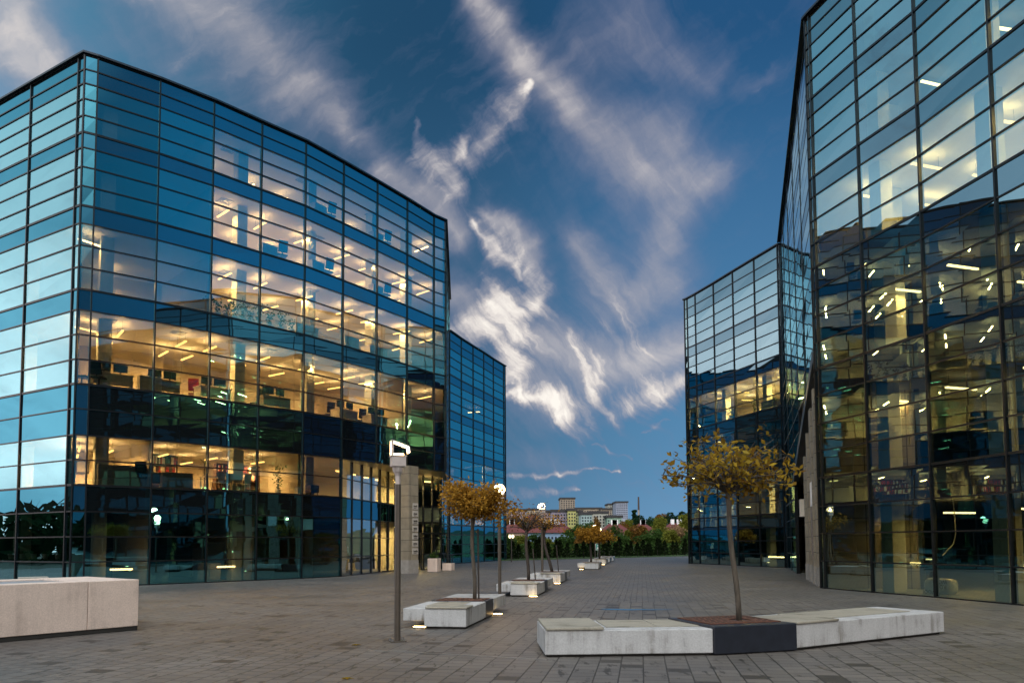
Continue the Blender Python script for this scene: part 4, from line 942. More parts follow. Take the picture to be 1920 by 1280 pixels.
# ---------------------------------------------------------------- trees
BARK = mat('grey_bark', (0.065, 0.055, 0.042), 0.9, var=0.4, scale=18, bump=0.6, stretch=(1, 1, .25))
BARKD = mat('dark_bark', (0.028, 0.022, 0.018), 0.9, var=0.4, scale=14)
YEL = leaf_mat('autumn_yellow_leaves', [(0.09, 0.04, 0.014), (0.20, 0.12, 0.02), (0.34, 0.23, 0.025), (0.27, 0.21, 0.04)])
ORA = leaf_mat('autumn_orange_leaves', [(0.12, 0.05, 0.01), (0.25, 0.125, 0.018), (0.36, 0.20, 0.03), (0.42, 0.26, 0.05)])
BRO = leaf_mat('withered_brown_leaves', [(0.05, 0.025, 0.015), (0.14, 0.07, 0.03), (0.25, 0.15, 0.06)])
def tree_mesh(h, bend, r0, r1, crown, nlimb, nleaf, ls, tip=0.5, flat=1.0, limb0=None, start=0.0, gather=0.10):
    """small pollarded tree: bent trunk, limbs fanning from its head, twigs, leaves along the twigs"""
    tk, lf = MB(), MB()
    rx, rz = crown
    pts = []; n = 7
    for i in range(n + 1):
        k = i / n; pts.append(Vector((bend[0] * math.sin(k * math.pi * .5) + .02 * math.sin(k * 7), bend[1] * k * k, h * k)))
    tk.tube(pts, [r0 + (r1 - r0) * (i / n) ** .8 for i in range(n)] + [r1 * 1.5], 10)
    top = pts[-1]; spots = []
    for i in range(nlimb):
        a = 2 * math.pi * (i + random.uniform(-.3, .3)) / nlimb; up = random.uniform(.04, 1.0) ** .75
        end = top + Vector((math.cos(a) * rx * (1.05 - .45 * up) * random.uniform(.75, 1.15), math.sin(a) * rx * (1.05 - .45 * up) * random.uniform(.75, 1.1), rz * (up * random.uniform(.7, 1.05) - .06)))
        mid = top.lerp(end, .5) + Vector((random.gauss(0, .06), random.gauss(0, .06), .08 * rx))
        q = [top + Vector((0, 0, -.05)), top.lerp(mid, .5) + Vector((0, 0, .02)), mid, mid.lerp(end, .5) + Vector((random.gauss(0, .03), random.gauss(0, .03), 0)), end]
        tk.tube(q, [r1 * .62, r1 * .42, r1 * .3, r1 * .2, .004], 6)
        for j in range(7):
            k = random.uniform(.22, 1.0); b = q[min(3, int(k * 4))].lerp(q[min(4, int(k * 4) + 1)], k * 4 % 1)
            d = Vector((random.gauss(0, 1), random.gauss(0, 1), random.gauss(.25, .7))).normalized() * random.uniform(.15, .42) * rx * tip * 1.4
            c = b + d; tk.tube([b, b.lerp(c, .5) + Vector((random.gauss(0, .02), random.gauss(0, .02), .02)), c], [r1 * .14, r1 * .09, .003], 4)
            spots.append((b, c))
    for i in range(nleaf):
        b, c = random.choice(spots); k = random.uniform(start, 1.15); p = b.lerp(c, k) + Vector((random.gauss(0, gather), random.gauss(0, gather), random.gauss(0, gather * flat)))
        lf.leaf(p, ls * random.uniform(.6, 1.25))
    return tk, lf
def plant_tree(name, p, label, cat, mats, args, group=None, rz=0):
    o = thing(name, p, label, cat, group, rz); tk, lf = tree_mesh(**args)
    tk.build('trunk', mats[0], o, smooth=True); lf.build('crown', mats[1], o); return o
random.seed(21)
plant_tree('young_tree', TREE1 + Vector((0, 0, .36)), 'young maple with sparse yellow leaves growing from the navy box of the front bench', 'tree', (BARK, YEL),
           dict(h=2.10, bend=(-.12, .05), r0=.046, r1=.038, crown=(1.12, 1.02), nlimb=34, nleaf=1500, ls=.115, gather=.05, tip=.66, start=.3), 'young street trees in the tree boxes', 0.4)
G_ = 'young street trees in the tree boxes'
def box_spot(k): return benches[k].location + PR * -.61 + PU * 2.3 + Vector((0, 0, .36))
plant_tree('young_tree', box_spot(0) + PR * .26, 'young tree with a dense round orange crown beside the blazing lamp', 'tree', (BARK, ORA), dict(h=1.93, bend=(-.04, 0), r0=.045, r1=.04, crown=(.92, .72), nlimb=28, nleaf=8000, ls=.09, gather=.10), G_)
plant_tree('young_tree', box_spot(1), 'nearly bare young tree with a few pale leaves, in the second bench of the row', 'tree', (BARKD, BRO), dict(h=1.75, bend=(-.06, .1), r0=.06, r1=.045, crown=(.95, 1.15), nlimb=20, nleaf=260, ls=.08), G_)
plant_tree('young_tree', box_spot(2), 'thin young tree with withered brown leaves, leaning in the third bench of the row', 'tree', (BARKD, ORA), dict(h=1.9, bend=(-.35, .1), r0=.07, r1=.055, crown=(1.15, .95), nlimb=20, nleaf=700, ls=.11), G_)
plant_tree('young_tree', box_spot(3), 'round orange young tree in the lone far bench, left of the two', 'tree', (BARKD, ORA), dict(h=1.55, bend=(0, 0), r0=.08, r1=.06, crown=(1.15, .85), nlimb=22, nleaf=3500, ls=.16, gather=.12), G_)
plant_tree('young_tree', box_spot(4), 'round orange young tree right of the far lamp, above the far benches', 'tree', (BARKD, ORA), dict(h=1.5, bend=(0, 0), r0=.08, r1=.06, crown=(1.2, .8), nlimb=22, nleaf=3500, ls=.17, gather=.12), G_)
# stakes beside the trees
for k, (x, lab) in enumerate(((.36, 'thin dark stake beside the trunk of the dense orange tree'), (.26, 'thin dark stake beside the nearly bare tree'), (.3, 'thin dark stake beside the thin brown tree'))):
    m_ = MB(); hh = (1.62, 1.1, 1.2)[k]; m_.tube([(0, 0, -.3), (-.02 if k == 0 else -.1, 0, hh)], .021, 8)
    o = m_.build('tree_stake', BARKD, loc=box_spot(k) + PR * x); tag(o, lab, 'stake', 'stakes holding the young trees')

# far trees: a few kinds, each copied with its own place, size and turn
def cols(base, n=4, lo=.45, hi=1.5): return [tuple(c * (lo + (hi - lo) * i / (n - 1)) for c in base) for i in range(n)]
BGM = {'green': leaf_mat('bush_green', cols((0.045, 0.085, 0.022))), 'yellow': leaf_mat('bush_yellow_green', cols((0.14, 0.15, 0.025))), 'rust': leaf_mat('bush_rust', cols((0.16, 0.085, 0.022))),
       'dark': leaf_mat('bush_dark_green', cols((0.018, 0.042, 0.018))), 'pale': leaf_mat('bush_pale_pink', cols((0.26, 0.17, 0.09)))}
CON = leaf_mat('conifer_needles', cols((0.014, 0.022, 0.009)))
def crown_mb(rx, rz, z0, n, ls, lobes):
    mb = MB(); lob = []
    for i in range(lobes):
        a = random.uniform(0, 6.28); r = random.uniform(0, .72); zz = random.uniform(-.75, .8)
        lob.append((Vector((math.cos(a) * r * rx * math.sqrt(1 - zz * zz * .8), math.sin(a) * r * rx * math.sqrt(1 - zz * zz * .8), z0 + rz + zz * rz * .8)), random.uniform(.22, .42) * rx))
    for i in range(n):
        c, r = random.choice(lob); d = Vector((random.gauss(0, 1), random.gauss(0, 1), random.gauss(0, 1))).normalized() * r * random.uniform(.55, 1.1) ** .6
        mb.leaf(c + d, ls * random.uniform(.6, 1.4))
    return mb
KIND = {}
def kind_mesh(key):
    if key in KIND: return KIND[key]
    k, v = key
    if k == 'poplar': c = crown_mb(1.3, 5.2, 1.2, 2600, .5, 22)
    elif k == 'dark': c = crown_mb(4.2, 3.6, 1.2, 3600, .62, 20)
    else: c = crown_mb(3.2, 2.9 + .4 * v, .4, 3200, .46, 17)
    t = MB(); t.tube([(0, 0, -.5), (.05, 0, 1.5), (.1, .05, 3.4)], [.16, .12, .05], 7)
    for a in range(4): t.tube([(.05, 0, 1.6), (1.3 * math.cos(a * 1.6), 1.3 * math.sin(a * 1.6), 3.2)], [.07, .02], 5)
    KIND[key] = (c.data('crown', BGM['dark' if k == 'poplar' else k]), t.data('trunk', BARKD)); return KIND[key]
def far_tree(px, Y, top, key, label, width=None):
    c, t = kind_mesh(key); z = hz(0, Y) if Y > 104 else 0
    p = at_y(px, Y, top); base = gp(px, Y); hgt = p.z - z; nat = {'poplar': 11.8, 'dark': 8.6}.get(key[0], 6.6 + .8 * key[1])
    s = hgt / nat; w = (width / FPX * Y / {'poplar': 2.6, 'dark': 8.4}.get(key[0], 6.4)) if width else s
    o = thing('broadleaf_tree' if key[0] != 'poplar' else 'poplar_tree', Vector((base.x, base.y, z)), label, 'tree', 'trees beyond the plaza'); o.scale = (w, w, s); o.rotation_euler = (0, 0, random.uniform(0, 6))
    for nm, me in (('crown', c), ('trunk', t)): ch = bpy.data.objects.new(nm, me); COL.objects.link(ch); ch.parent = o
    return o
random.seed(5)
FT = [(948, 100, 1000, 'green', 0, 60), (975, 104, 1003, 'yellow', 1, 55), (1003, 112, 1002, 'green', 1, 50), (1028, 106, 1012, 'yellow', 0, 45), (1052, 110, 1006, 'green', 0, 45), (1072, 118, 990, 'green', 1, 50), (1088, 112, 1000, 'rust', 0, 40), (1108, 130, 975, 'green', 0, 45), (1100, 116, 1006, 'green', 1, 40),
      (1128, 112, 1003, 'yellow', 0, 40), (1152, 122, 984, 'green', 1, 34), (1165, 110, 1002, 'green', 0, 55), (1182, 130, 992, 'yellow', 1, 44), (1200, 128, 984, 'rust', 1, 52), (1214, 112, 1003, 'green', 1, 60), (1232, 126, 990, 'green', 0, 60), (1238, 150, 966, 'yellow', 1, 44), (1258, 115, 996, 'yellow', 0, 60), (1270, 122, 984, 'pale', 0, 44), (1288, 130, 958, 'yellow', 1, 50), (1292, 112, 1000, 'green', 0, 50), (1312, 120, 985, 'green', 1, 55), (1330, 128, 970, 'yellow', 0, 50), (920, 112, 995, 'green', 1, 60)]
nm = {'green': 'bushy green tree', 'yellow': 'yellow-green autumn tree', 'rust': 'rust-brown autumn tree', 'pale': 'pale pinkish autumn tree', 'dark': 'dark green tree'}
FT.sort()
for i, (px, Y, top, k, v, w) in enumerate(FT):
    far_tree(px, Y, top - 6, (k, v), f"{nm[k]} beyond the conifer row, {ORD[i + 1]} of its belt counting from the left", w)
FD = [(1222, 230, 962, 'green', 0, 44), (1204, 210, 962, 'dark', 0, 50), (1240, 235, 957, 'rust', 1, 40), (1262, 225, 957, 'dark', 0, 56), (1288, 220, 955, 'dark', 0, 60), (1320, 215, 953, 'dark', 0, 60), (1168, 200, 970, 'rust', 0, 36), (1178, 205, 966, 'yellow', 1, 36), (1118, 240, 962, 'rust', 0, 22), (1086, 190, 978, 'green', 1, 36), (966, 200, 962, 'rust', 1, 40), (985, 230, 965, 'dark', 0, 40), (948, 190, 960, 'rust', 0, 40)]
FD.sort()
for i, (px, Y, top, k, v, w) in enumerate(FD):
    far_tree(px, Y, top, (k, v), f"{nm[k]} on the hillside, {ORD[i + 1]} along the slope counting from the left", w)
far_tree(1190, 260, 944, ('poplar', 0), 'tall narrow dark poplar left of the brick chimney', 17)
# row of conifers along the plaza edge
def conifer_mesh():
    mb = MB()
    for i in range(1500):
        k = random.random() ** .8; r = (.58 * (1 - k) ** .75 * (.85 + .3 * math.sin(k * 31)) + .05) * random.uniform(.6, 1.05); a = random.uniform(0, 6.28)
        mb.leaf((r * math.cos(a), r * math.sin(a), .12 + 2.5 * k), .15 * random.uniform(.7, 1.3))
    return mb.data('crown', CON)
CM = [conifer_mesh() for _ in range(3)]; tm = MB(); tm.tube([(0, 0, -.1), (0, 0, 1.9)], [.06, .02], 6); TM = tm.data('trunk', BARKD)
ln = (EB - EA).length; k = 0; s = 1.4
while s < ln + 1:
    p = EA + ed * s + en * (1.6 + random.uniform(-.4, .4)); hgt = random.uniform(.58, .88)
    k += 1
    o = thing('conifer', Vector((p.x, p.y, 0.05)), f'dark young conifer along the plaza edge, {ORD[k]} of its row from the left' if k < len(ORD) else 'dark young conifer at the far right end of the row along the plaza edge', 'conifer', 'row of young conifers along the plaza edge', random.uniform(0, 6))
    o.scale = (random.uniform(.8, 1.15),) * 2 + (hgt,)
    for nm_, me in (('crown', CM[k % 3]), ('trunk', TM)): ch = bpy.data.objects.new(nm_, me); COL.objects.link(ch); ch.parent = o
    s += random.uniform(.75, 1.25)
print('CONIFERS', k)
# low ground-cover hedge between and behind the conifers
m_ = MB()
for i in range(9000):
    p = EA + ed * random.uniform(-2, ln + 3) + en * random.uniform(2.6, 6.5); m_.leaf((p.x, p.y, .05 + random.random() ** 1.5 * 1.5), .30)
tag(m_.build('undergrowth', BGM['green']), 'low dark undergrowth behind the conifers', 'undergrowth', kind='stuff')
# fallen leaves on the paving
for (px, py, lab) in ((650, 1272, 'yellow maple leaf lying on a dark paving block at the bottom edge'), (667, 1209, 'ochre leaf lying on the paving left of the tall lamp')):
    p = on_z(px, py); m_ = MB(); pts = []
    for i in range(10):
        a = 2 * math.pi * i / 10; r = (.085 if i % 2 == 0 else .035) * (1.2 if i == 0 else 1); pts.append((r * math.cos(a), r * math.sin(a), .006 + .012 * (i % 2)))
    n0 = len(m_.v); m_.v = [(0, 0, .008)] + pts
    for i in range(10): m_.f.append((0, 1 + i, 1 + (i + 1) % 10)); m_.m.append(0)
    tag(m_.build('fallen_leaf', YEL, loc=p), lab, 'leaf')

# ---------------------------------------------------------------- town on the hill
WINM = mat('dark_window', (0.02, 0.025, 0.035), 0.15)
ROOFR = mat('red_tile_roof', (0.11, 0.026, 0.022), 0.8, var=.25, scale=.8)
ROOFD = mat('dark_roof', (0.03, 0.028, 0.03), 0.8)
def house(px0, px1, ytop, ybase, Y, wall, label, cat, nrow, ncol, roof='flat', depth=11, chim=0, name='apartment_block', roofh=None, rz=0):
    a = at_y(px0, Y, ytop); b = at_y(px1, Y, ytop); z0 = hz(0, Y) - 3; ztop = a.z
    w = b.x - a.x; cx = (a.x + b.x) / 2; zb = at_y(px0, Y, ybase).z
    o = thing(name, Vector((cx, Y, z0)), label, cat, 'houses of the town on the hill', rz); h = ztop - z0
    rh = roofh if roofh is not None else (0 if roof == 'flat' else 2.2)
    m_ = MB(); m_.box(-w / 2, w / 2, 0, depth, 0, h - rh); m_.build('wall', wall, o)
    m_ = MB()
    if roof == 'flat': m_.box(-w / 2 - .4, w / 2 + .4, -.4, depth + .4, h - rh + .02, h - rh + .9)
    else:
        e = .5; y0, y1 = -e, depth + e; zz = h - rh + .02
        m_.v += [(-w / 2 - e, y0, zz), (w / 2 + e, y0, zz), (w / 2 + e, y1, zz), (-w / 2 - e, y1, zz), (-w / 2 + 2.5, depth / 2, h), (w / 2 - 2.5, depth / 2, h)]
        m_.f += [(0, 1, 5, 4), (2, 3, 4, 5), (1, 2, 5), (3, 0, 4), (3, 2, 1, 0)]; m_.m += [0] * 5
    rf = m_.build('roof', ROOFD if roof == 'flat' else ROOFR, o)
    for i in range(chim):
        x = -w / 2 + 3 + (w - 6) * (i + .5) / chim + random.uniform(-.5, .5); m_ = MB(); m_.box(x - .4, x + .4, depth / 2 - .8, depth / 2 - .1, h - 1.2, h + .9); m_.build('chimney', WHITEP, rf)
    top = h - rh - .7; bot = zb - z0; fh = (top - bot) / nrow; cw_ = w / ncol; me = None
    for r_ in range(nrow):
        for c in range(ncol):
            if me is None: m_ = MB(); m_.box(-cw_ * .27, cw_ * .27, -.06, .1, 0, fh * .52); me = m_.data('window', WINM)
            ch = bpy.data.objects.new('window', me); COL.objects.link(ch); ch.parent = o; ch.location = (-w / 2 + cw_ * (c + .5), 0, bot + fh * (r_ + .28))
    return o
def pl_(n, c): return mat(n, tuple(v * .62 for v in c), .8, var=.06, scale=.4)
random.seed(3)
cream, pink, lil, yel, mint, pale, blue, tan = pl_('cream_render', (.55, .45, .33)), pl_('pink_render', (.50, .36, .34)), pl_('lilac_render', (.36, .32, .42)), pl_('lemon_render', (.62, .60, .22)), pl_('mint_render', (.40, .58, .46)), pl_('pale_render', (.58, .58, .50)), pl_('blue_render', (.28, .42, .60)), pl_('tan_render', (.42, .34, .26))
house(1051, 1078, 935, 966, 450, tan, 'tallest tower block on the skyline, tan with window bands', 'tower block', 8, 6, depth=16)
house(1140, 1153.5, 946, 970, 455, pale, 'narrow grey-green tower block left of the blue one', 'tower block', 7, 4, depth=14)
house(1155, 1177, 942, 972, 440, pl_('pale_blue_render', (.42, .46, .58)), 'pale blue tower block with rows of dark windows', 'tower block', 8, 6, depth=15)
house(1080, 1128, 954, 966, 400, cream, 'long cream slab block on the ridge right of the tan tower', 'apartment block', 3, 10)
house(1126, 1147, 955, 966, 395, tan, 'tan slab block on the ridge left of the grey-green tower', 'apartment block', 3, 5)
house(945, 985, 957, 968, 380, pink, 'pinkish block on the ridge above the nearly bare tree', 'apartment block', 3, 8)
house(988, 1022, 956, 968, 390, cream, 'cream block on the ridge behind the lamp post', 'apartment block', 3, 7)
house(1016, 1036, 960, 985, 300, pink, 'pink apartment block left of the lilac one', 'apartment block', 4, 4)
house(1034, 1066, 959, 986, 290, lil, 'lilac apartment block with dark flat roof', 'apartment block', 4, 6)
house(1065, 1080, 957, 985, 285, yel, 'lemon yellow apartment block', 'apartment block', 4, 3)
house(1079, 1092, 960, 986, 292, pl_('lime_render', (.52, .60, .30)), 'lime green apartment block between the yellow and the pale blocks', 'apartment block', 4, 3)
house(1090, 1110, 964, 990, 270, pl_('bluegreen_render', (.42, .56, .56)), 'blue-green apartment block right of the lime one', 'apartment block', 4, 4)
house(1106, 1140, 962, 988, 280, pale, 'pale apartment block with black roof', 'apartment block', 4, 6)
house(1138, 1166, 970, 988, 275, mint, 'small mint green block at the right end of the coloured blocks', 'apartment block', 3, 5)
house(958, 975, 966, 985, 260, pl_('slate_render', (.22, .22, .26)), 'dark house on the slope at the left', 'house', 2, 3, roof='pitch', name='hill_house', roofh=3)
house(980, 1018, 964, 985, 255, pl_('brown_render', (.26, .20, .18)), 'broad brown house on the slope behind the bare tree', 'house', 2, 6, roof='pitch', name='hill_house', roofh=3)
house(936, 985, 979.5, 1022, 172, pl_('apricot_render', (.55, .40, .30)), 'red roofed terrace with apricot wall at the left of the gap', 'house', 2, 8, roof='pitch', chim=4, name='terraced_house', roofh=2.3)
house(986, 1078, 979.5, 1022, 170, blue, 'long red roofed terrace with light blue wall behind the bare trees', 'house', 2, 14, roof='pitch', chim=6, name='terraced_house', roofh=2.3)
house(1128, 1186, 980, 1022, 180, pink, 'red roofed terrace with white chimneys right of the orange trees', 'house', 2, 9, roof='pitch', chim=6, name='terraced_house', roofh=2.6)
house(1186, 1236, 980, 1022, 184, cream, 'red roofed terrace half hidden by rust-brown trees', 'house', 2, 8, roof='pitch', chim=5, name='terraced_house', roofh=2.6)
house(1246, 1330, 979, 1022, 178, pale, 'red roofed terrace reaching behind the right-hand glass block', 'house', 2, 10, roof='pitch', chim=6, name='terraced_house', roofh=2.6)
# brick chimney
c = gp(1198.5, 470); z0 = hz(0, 470) - 2; top = at_y(1198.5, 470, 931).z - z0
ch = thing('factory_chimney', Vector((c.x, c.y, z0)), 'tall thin brick factory chimney right of the poplar', 'chimney')
m_ = MB(); m_.lathe((0, 0, 0), [(.85, 0), (.62, top * .62)], 14); m_.build('lower_stack', pl_('whitish_brick', (.45, .38, .34)), ch); m_ = MB(); m_.lathe((0, 0, top * .62), [(.62, .01), (.50, top * .38)], 14); m_.build('upper_stack', pl_('sooty_brick', (.10, .07, .06)), ch)

# ---------------------------------------------------------------- behind the camera: an added reflection blocker, then woods and tower seen mirrored
DARKC = mat('reflection_blocker_dark', (0.020, 0.020, 0.022), 0.7)
bk = thing('office_building', (-18, -24, 0), 'added dark block behind the camera, keeping bright sky out of the mirrored glass', 'office building', 'glass office blocks around the plaza')  # unseen block, added and sized to darken the facades' reflections
m_ = MB(); m_.box(-26, 13, -10, 0, 0, 32); m_.build('wall', DARKC, bk)
ROOMG = emit('added_window_glow', (1.0, .72, .38), .55)  # glowing panes made up along with the added block
me1 = me2 = None
for s in range(8):
    for c in range(14):
        if me1 is None:
            m_ = MB(); m_.box(-1.2, 1.2, -.06, .04, 0, 2.0); me1 = m_.data('window', SPANR); me2 = m_.data('window', ROOMG)
        o = bpy.data.objects.new('window', me2 if (s * 5 + c * 3) % 7 == 0 else me1); COL.objects.link(o); o.parent = bk; o.location = (-24.5 + 2.75 * c, .03, 2.2 + 3.7 * s)
m_ = MB()
random.seed(9)
for i in range(22000):
    a = R(random.uniform(-250, -62)); rr = random.uniform(70, 95); x, y = rr * math.sin(a), rr * math.cos(a)  # rear-right part of the belt is added to block low sky
    m_.leaf((x, y, random.random() * (5.5 + 3 * mnoise.noise((x * .06, y * .06, 1)))), 1.7)
tag(m_.build('woods', BGM['dark']), 'dark belt of trees behind the camera, seen mirrored in the left glass', 'woods', kind='stuff')
house_ = thing('apartment_block', (-150, 22, 0), 'tower block west of the plaza, seen mirrored in the left glass', 'tower block')
m_ = MB(); m_.box(-9, 9, -8, 8, 0, 22); m_.build('wall', tan, house_)
# ---------------------------------------------------------------- furniture seen through the glass
WORDS = {1: 'ground', 2: 'first upper', 3: 'second upper', 4: 'third upper', 5: 'fourth upper', 6: 'top'}
def spot(PLx, O, seg, f, d, z): p, t, n = on_facade(PLx, seg, f, d); return p + O + Vector((0, 0, z)), math.atan2(t.y, t.x)
def office_chair(p, rz, label, m=None):
    m = m or DARKF; o = thing('office_chair', p, label, 'office chair', 'office chairs inside the left block', rz)
    q = MB(); q.box(-.25, .25, -.24, .24, .44, .52); q.build('seat', m, o, bevel=.02)
    q = MB(); q.obox((-.23, .22, .58), (.46, 0, 0), (0, .06, 0), (0, .10, .56)); q.build('backrest', m, o, bevel=.02)
    q = MB(); q.tube([(0, 0, .1), (0, 0, .44)], .03, 8)
    for a in range(5): q.tube([(0, 0, .12), (.28 * math.cos(a * 1.257), .28 * math.sin(a * 1.257), .05)], [.025, .018], 6)
    q.build('base', DARKF, o); q = MB(); q.tube([(0, .21, .50), (0, .26, .62)], .025, 6); q.build('back_support', DARKF, o); return o
def desk(p, rz, label, m=None, w=1.5):
    o = thing('office_desk', p, label, 'desk', 'desks inside the left block', rz); m = m or WHITEF
    q = MB(); q.box(-w / 2, w / 2, -.38, .38, .71, .745); q.build('desk_top', m, o)
    for x in (-w / 2 + .04, w / 2 - .08):
        q = MB(); q.box(x, x + .04, -.34, .34, 0, .709); q.build('side_panel', m, o)
    q = MB(); q.box(-w / 2 + .09, w / 2 - .09, -.33, -.31, .25, .70); q.build('front_panel', m, o); return o
def monitor(p, rz, label):
    o = thing('computer_monitor', p, label, 'monitor', 'monitors on the desks', rz)
    q = MB(); q.box(-.27, .27, -.02, .02, .12, .47); q.build('screen', DARKF, o, bevel=.008); q = MB(); q.box(-.03, .03, .0, .03, .01, .2); q.box(-.11, .11, -.08, .08, 0, .015); q.build('stand', DARKF, o); return o
def cabinet(p, rz, label, w, h, d, m):
    o = thing('office_cabinet', p, label, 'cabinet', None, rz)
    q = MB(); q.box(-w / 2, w / 2, -d / 2, d / 2, 0, h); q.build('carcass', m, o, bevel=.008); n_ = max(2, int(w / .5))
    for i in range(n_):
        q = MB(); q.box(-w / 2 + i * w / n_ + .012, -w / 2 + (i + 1) * w / n_ - .012, -d / 2 - .018, -d / 2 - .001, .04, h - .03); q.build('door', m, o)
    return o
def shelf(p, rz, label, w, h, rows_, binders=True):
    o = thing('bookshelf', p, label, 'bookshelf', None, rz)
    q = MB(); q.box(-w / 2, w / 2, .16, .18, 0, h); q.box(-w / 2, -w / 2 + .03, -.16, .158, 0, h); q.box(w / 2 - .03, w / 2, -.16, .158, 0, h)
    for i in range(rows_ + 1): z = (h - .03) * i / rows_; q.box(-w / 2 + .031, w / 2 - .031, -.155, .157, z, z + .03)
    q.build('carcass', WOOD, o)
    if binders:
        cols_ = [DARKF, REDF, WHITEF]
        for i in range(rows_ // 2, rows_):
            q = MB(); x = -w / 2 + .06; zb = (h - .03) * i / rows_ + .032
            while x < w / 2 - .1:
                bw_ = random.uniform(.045, .075); q.box(x, x + bw_, -.12, .12, zb, zb + (h / rows_) * random.uniform(.7, .82), random.choice((0, 0, 1, 2))); x += bw_ + .006
            b_ = q.build('row_of_binders', cols_, o)
    return o
def pot_plant(p, label, h, kind='bush', m=None):
    o = thing('potted_plant', p, label, 'potted plant', 'plants inside the left block', random.uniform(0, 6))
    q = MB(); q.lathe((0, 0, 0), [(.10, 0), (.15, .26), (.15, .28)], 14); q.build('pot', m or POT, o)
    q = MB(); q.lathe((0, 0, .262), [(.13, 0), (.13, .012)], 12); q.build('soil', SOIL, o)
    q = MB()
    if kind == 'palm':
        q.tube([(0, 0, .27), (.02, 0, h * .7)], [.025, .018], 6); q.build('stem', BARK, o); q = MB()
        for i in range(26):
            a = random.uniform(0, 6.28); u = random.uniform(-.3, 1); l = random.uniform(.3, .45); e = Vector((math.cos(a) * l, math.sin(a) * l, u * l)); b = Vector((.02, 0, h * .7)); s_ = e.cross(Vector((0, 0, 1))).normalized() * .02
            q.quad(b - s_, b + e * .6 - s_ + Vector((0, 0, .04)), b + e, b + e * .6 + s_ + Vector((0, 0, .04)))
    else:
        for i in range(int(70 * h)): k = random.random(); q.leaf((random.gauss(0, .05 + .10 * k), random.gauss(0, .05 + .10 * k), .28 + (h - .28) * k), .16)
    q.build('foliage', GREENL, o); return o
F1 = lambda seg, f, d, z: spot(PL, O1, seg, f, d, z)
fl = {k: ZL[ST1[k][0]] for k in range(2, 7)}; fl[1] = 0.02
BAY = {6: 'first wide', 7: 'second wide', 8: 'third wide', 9: 'fourth wide', 10: 'fifth wide', 11: 'sixth wide', 12: 'seventh wide', 13: 'eighth wide', 3: 'nearest left-face', 2: 'middle left-face', 5: 'narrow corner'}
def lab(what, k, seg): return f"{what} in the {BAY[seg]} bay, {WORDS[k]} floor of left block"
random.seed(31)
# first upper floor: offices, meeting table, shelves
p, a = F1(6, .62, 1.0, fl[2]); cabinet(p, a, lab('long grey cabinet', 2, 6), 1.9, .95, .45, GREYF)
p, a = F1(6, .95, .9, fl[2]); office_chair(p, a + 2.6, lab('black swivel chair', 2, 6))
for i, (f, z) in enumerate(((.12, 1.0), (.52, .9))):
    q_, a = F1(6, .2 + f, 6.35, fl[2] + z); o = thing('framed_picture', q_, lab(('small dark', 'larger dark')[i] + ' framed picture', 2, 6), 'picture', 'pictures on the office wall', a)
    q = MB(); q.box(-.28, .28, 0, .03, 0, .62); q.build('frame', DARKF, o); q = MB(); q.box(-.22, .22, -.006, -.001, .06, .56); q.build('print', GREYF, o)
p, a = F1(7, .30, 1.2, fl[2]); desk(p, a, lab('dark desk', 2, 7), DARKF)
p, a = F1(7, .55, .8, fl[2]); cabinet(p, a, lab('low beige partition cabinet', 2, 7), 1.3, .75, .4, GREYF)
p, a = F1(7, .72, 4.2, fl[2]); shelf(p, a, lab('dark bookshelf', 2, 7), 1.5, 1.9, 4)
p, a = F1(8, .28, 1.7, fl[2]); pot_plant(p, lab('tall potted palm', 2, 8), 1.95, 'palm')
p, a = F1(8, .62, 1.5, fl[2]); o = thing('meeting_table', p, lab('white meeting table', 2, 8), 'table', None, a)
q = MB(); q.box(-1.0, 1.0, -.42, .42, .72, .75); q.build('table_top', WHITEF, o)
for x in (-.9, .9):
    for y in (-.35, .35): q = MB(); q.box(x - .02, x + .02, y - .02, y + .02, 0, .719); q.build('leg', STEEL, o)
for i, x in enumerate((.38, .56, .74, .92)):
    p, a = F1(8, x, .85, fl[2]); o = thing('meeting_chair', p, f'pale shell chair at the meeting table, {ORD[i + 1]} along its window side', 'chair', 'shell chairs at the meeting table', a + 3.14 + random.uniform(-.2, .2))
    q = MB(); q.box(-.21, .21, -.2, .2, .43, .455); q.build('seat', WHITEF, o, bevel=.01)
    q = MB(); q.poly([(-.14, .21, .45), (.14, .21, .45), (.22, .27, .86), (-.22, .27, .86)]); q.poly([(-.22, .285, .86), (.22, .285, .86), (.14, .225, .45), (-.14, .225, .45)]); q.build('backrest', WHITEF, o)
    for lx in (-.17, .17):
        for ly in (-.16, .16): q = MB(); q.tube([(lx, ly, .43), (lx * 1.15, ly * 1.15, 0)], .012, 6); q.build('leg', STEEL, o)
p, a = F1(9, .22, 3.0, fl[2]); shelf(p, a, lab('wide brown shelf of binders', 2, 9), 2.3, 1.55, 4)
p, a = F1(9, .72, 1.1, fl[2]); pot_plant(p, lab('green potted bush', 2, 9), 1.5)
p, a = F1(10, .55, .9, fl[2]); o = thing('small_stove', p, lab('black box on thin legs', 2, 10), 'stove', None, a)
q = MB(); q.box(-.28, .28, -.2, .2, .22, .60); q.build('body', DARKF, o, bevel=.01)
for x in (-.22, .22):
    for y in (-.14, .14): q = MB(); q.box(x - .015, x + .015, y - .015, y + .015, 0, .219); q.build('leg', DARKF, o)
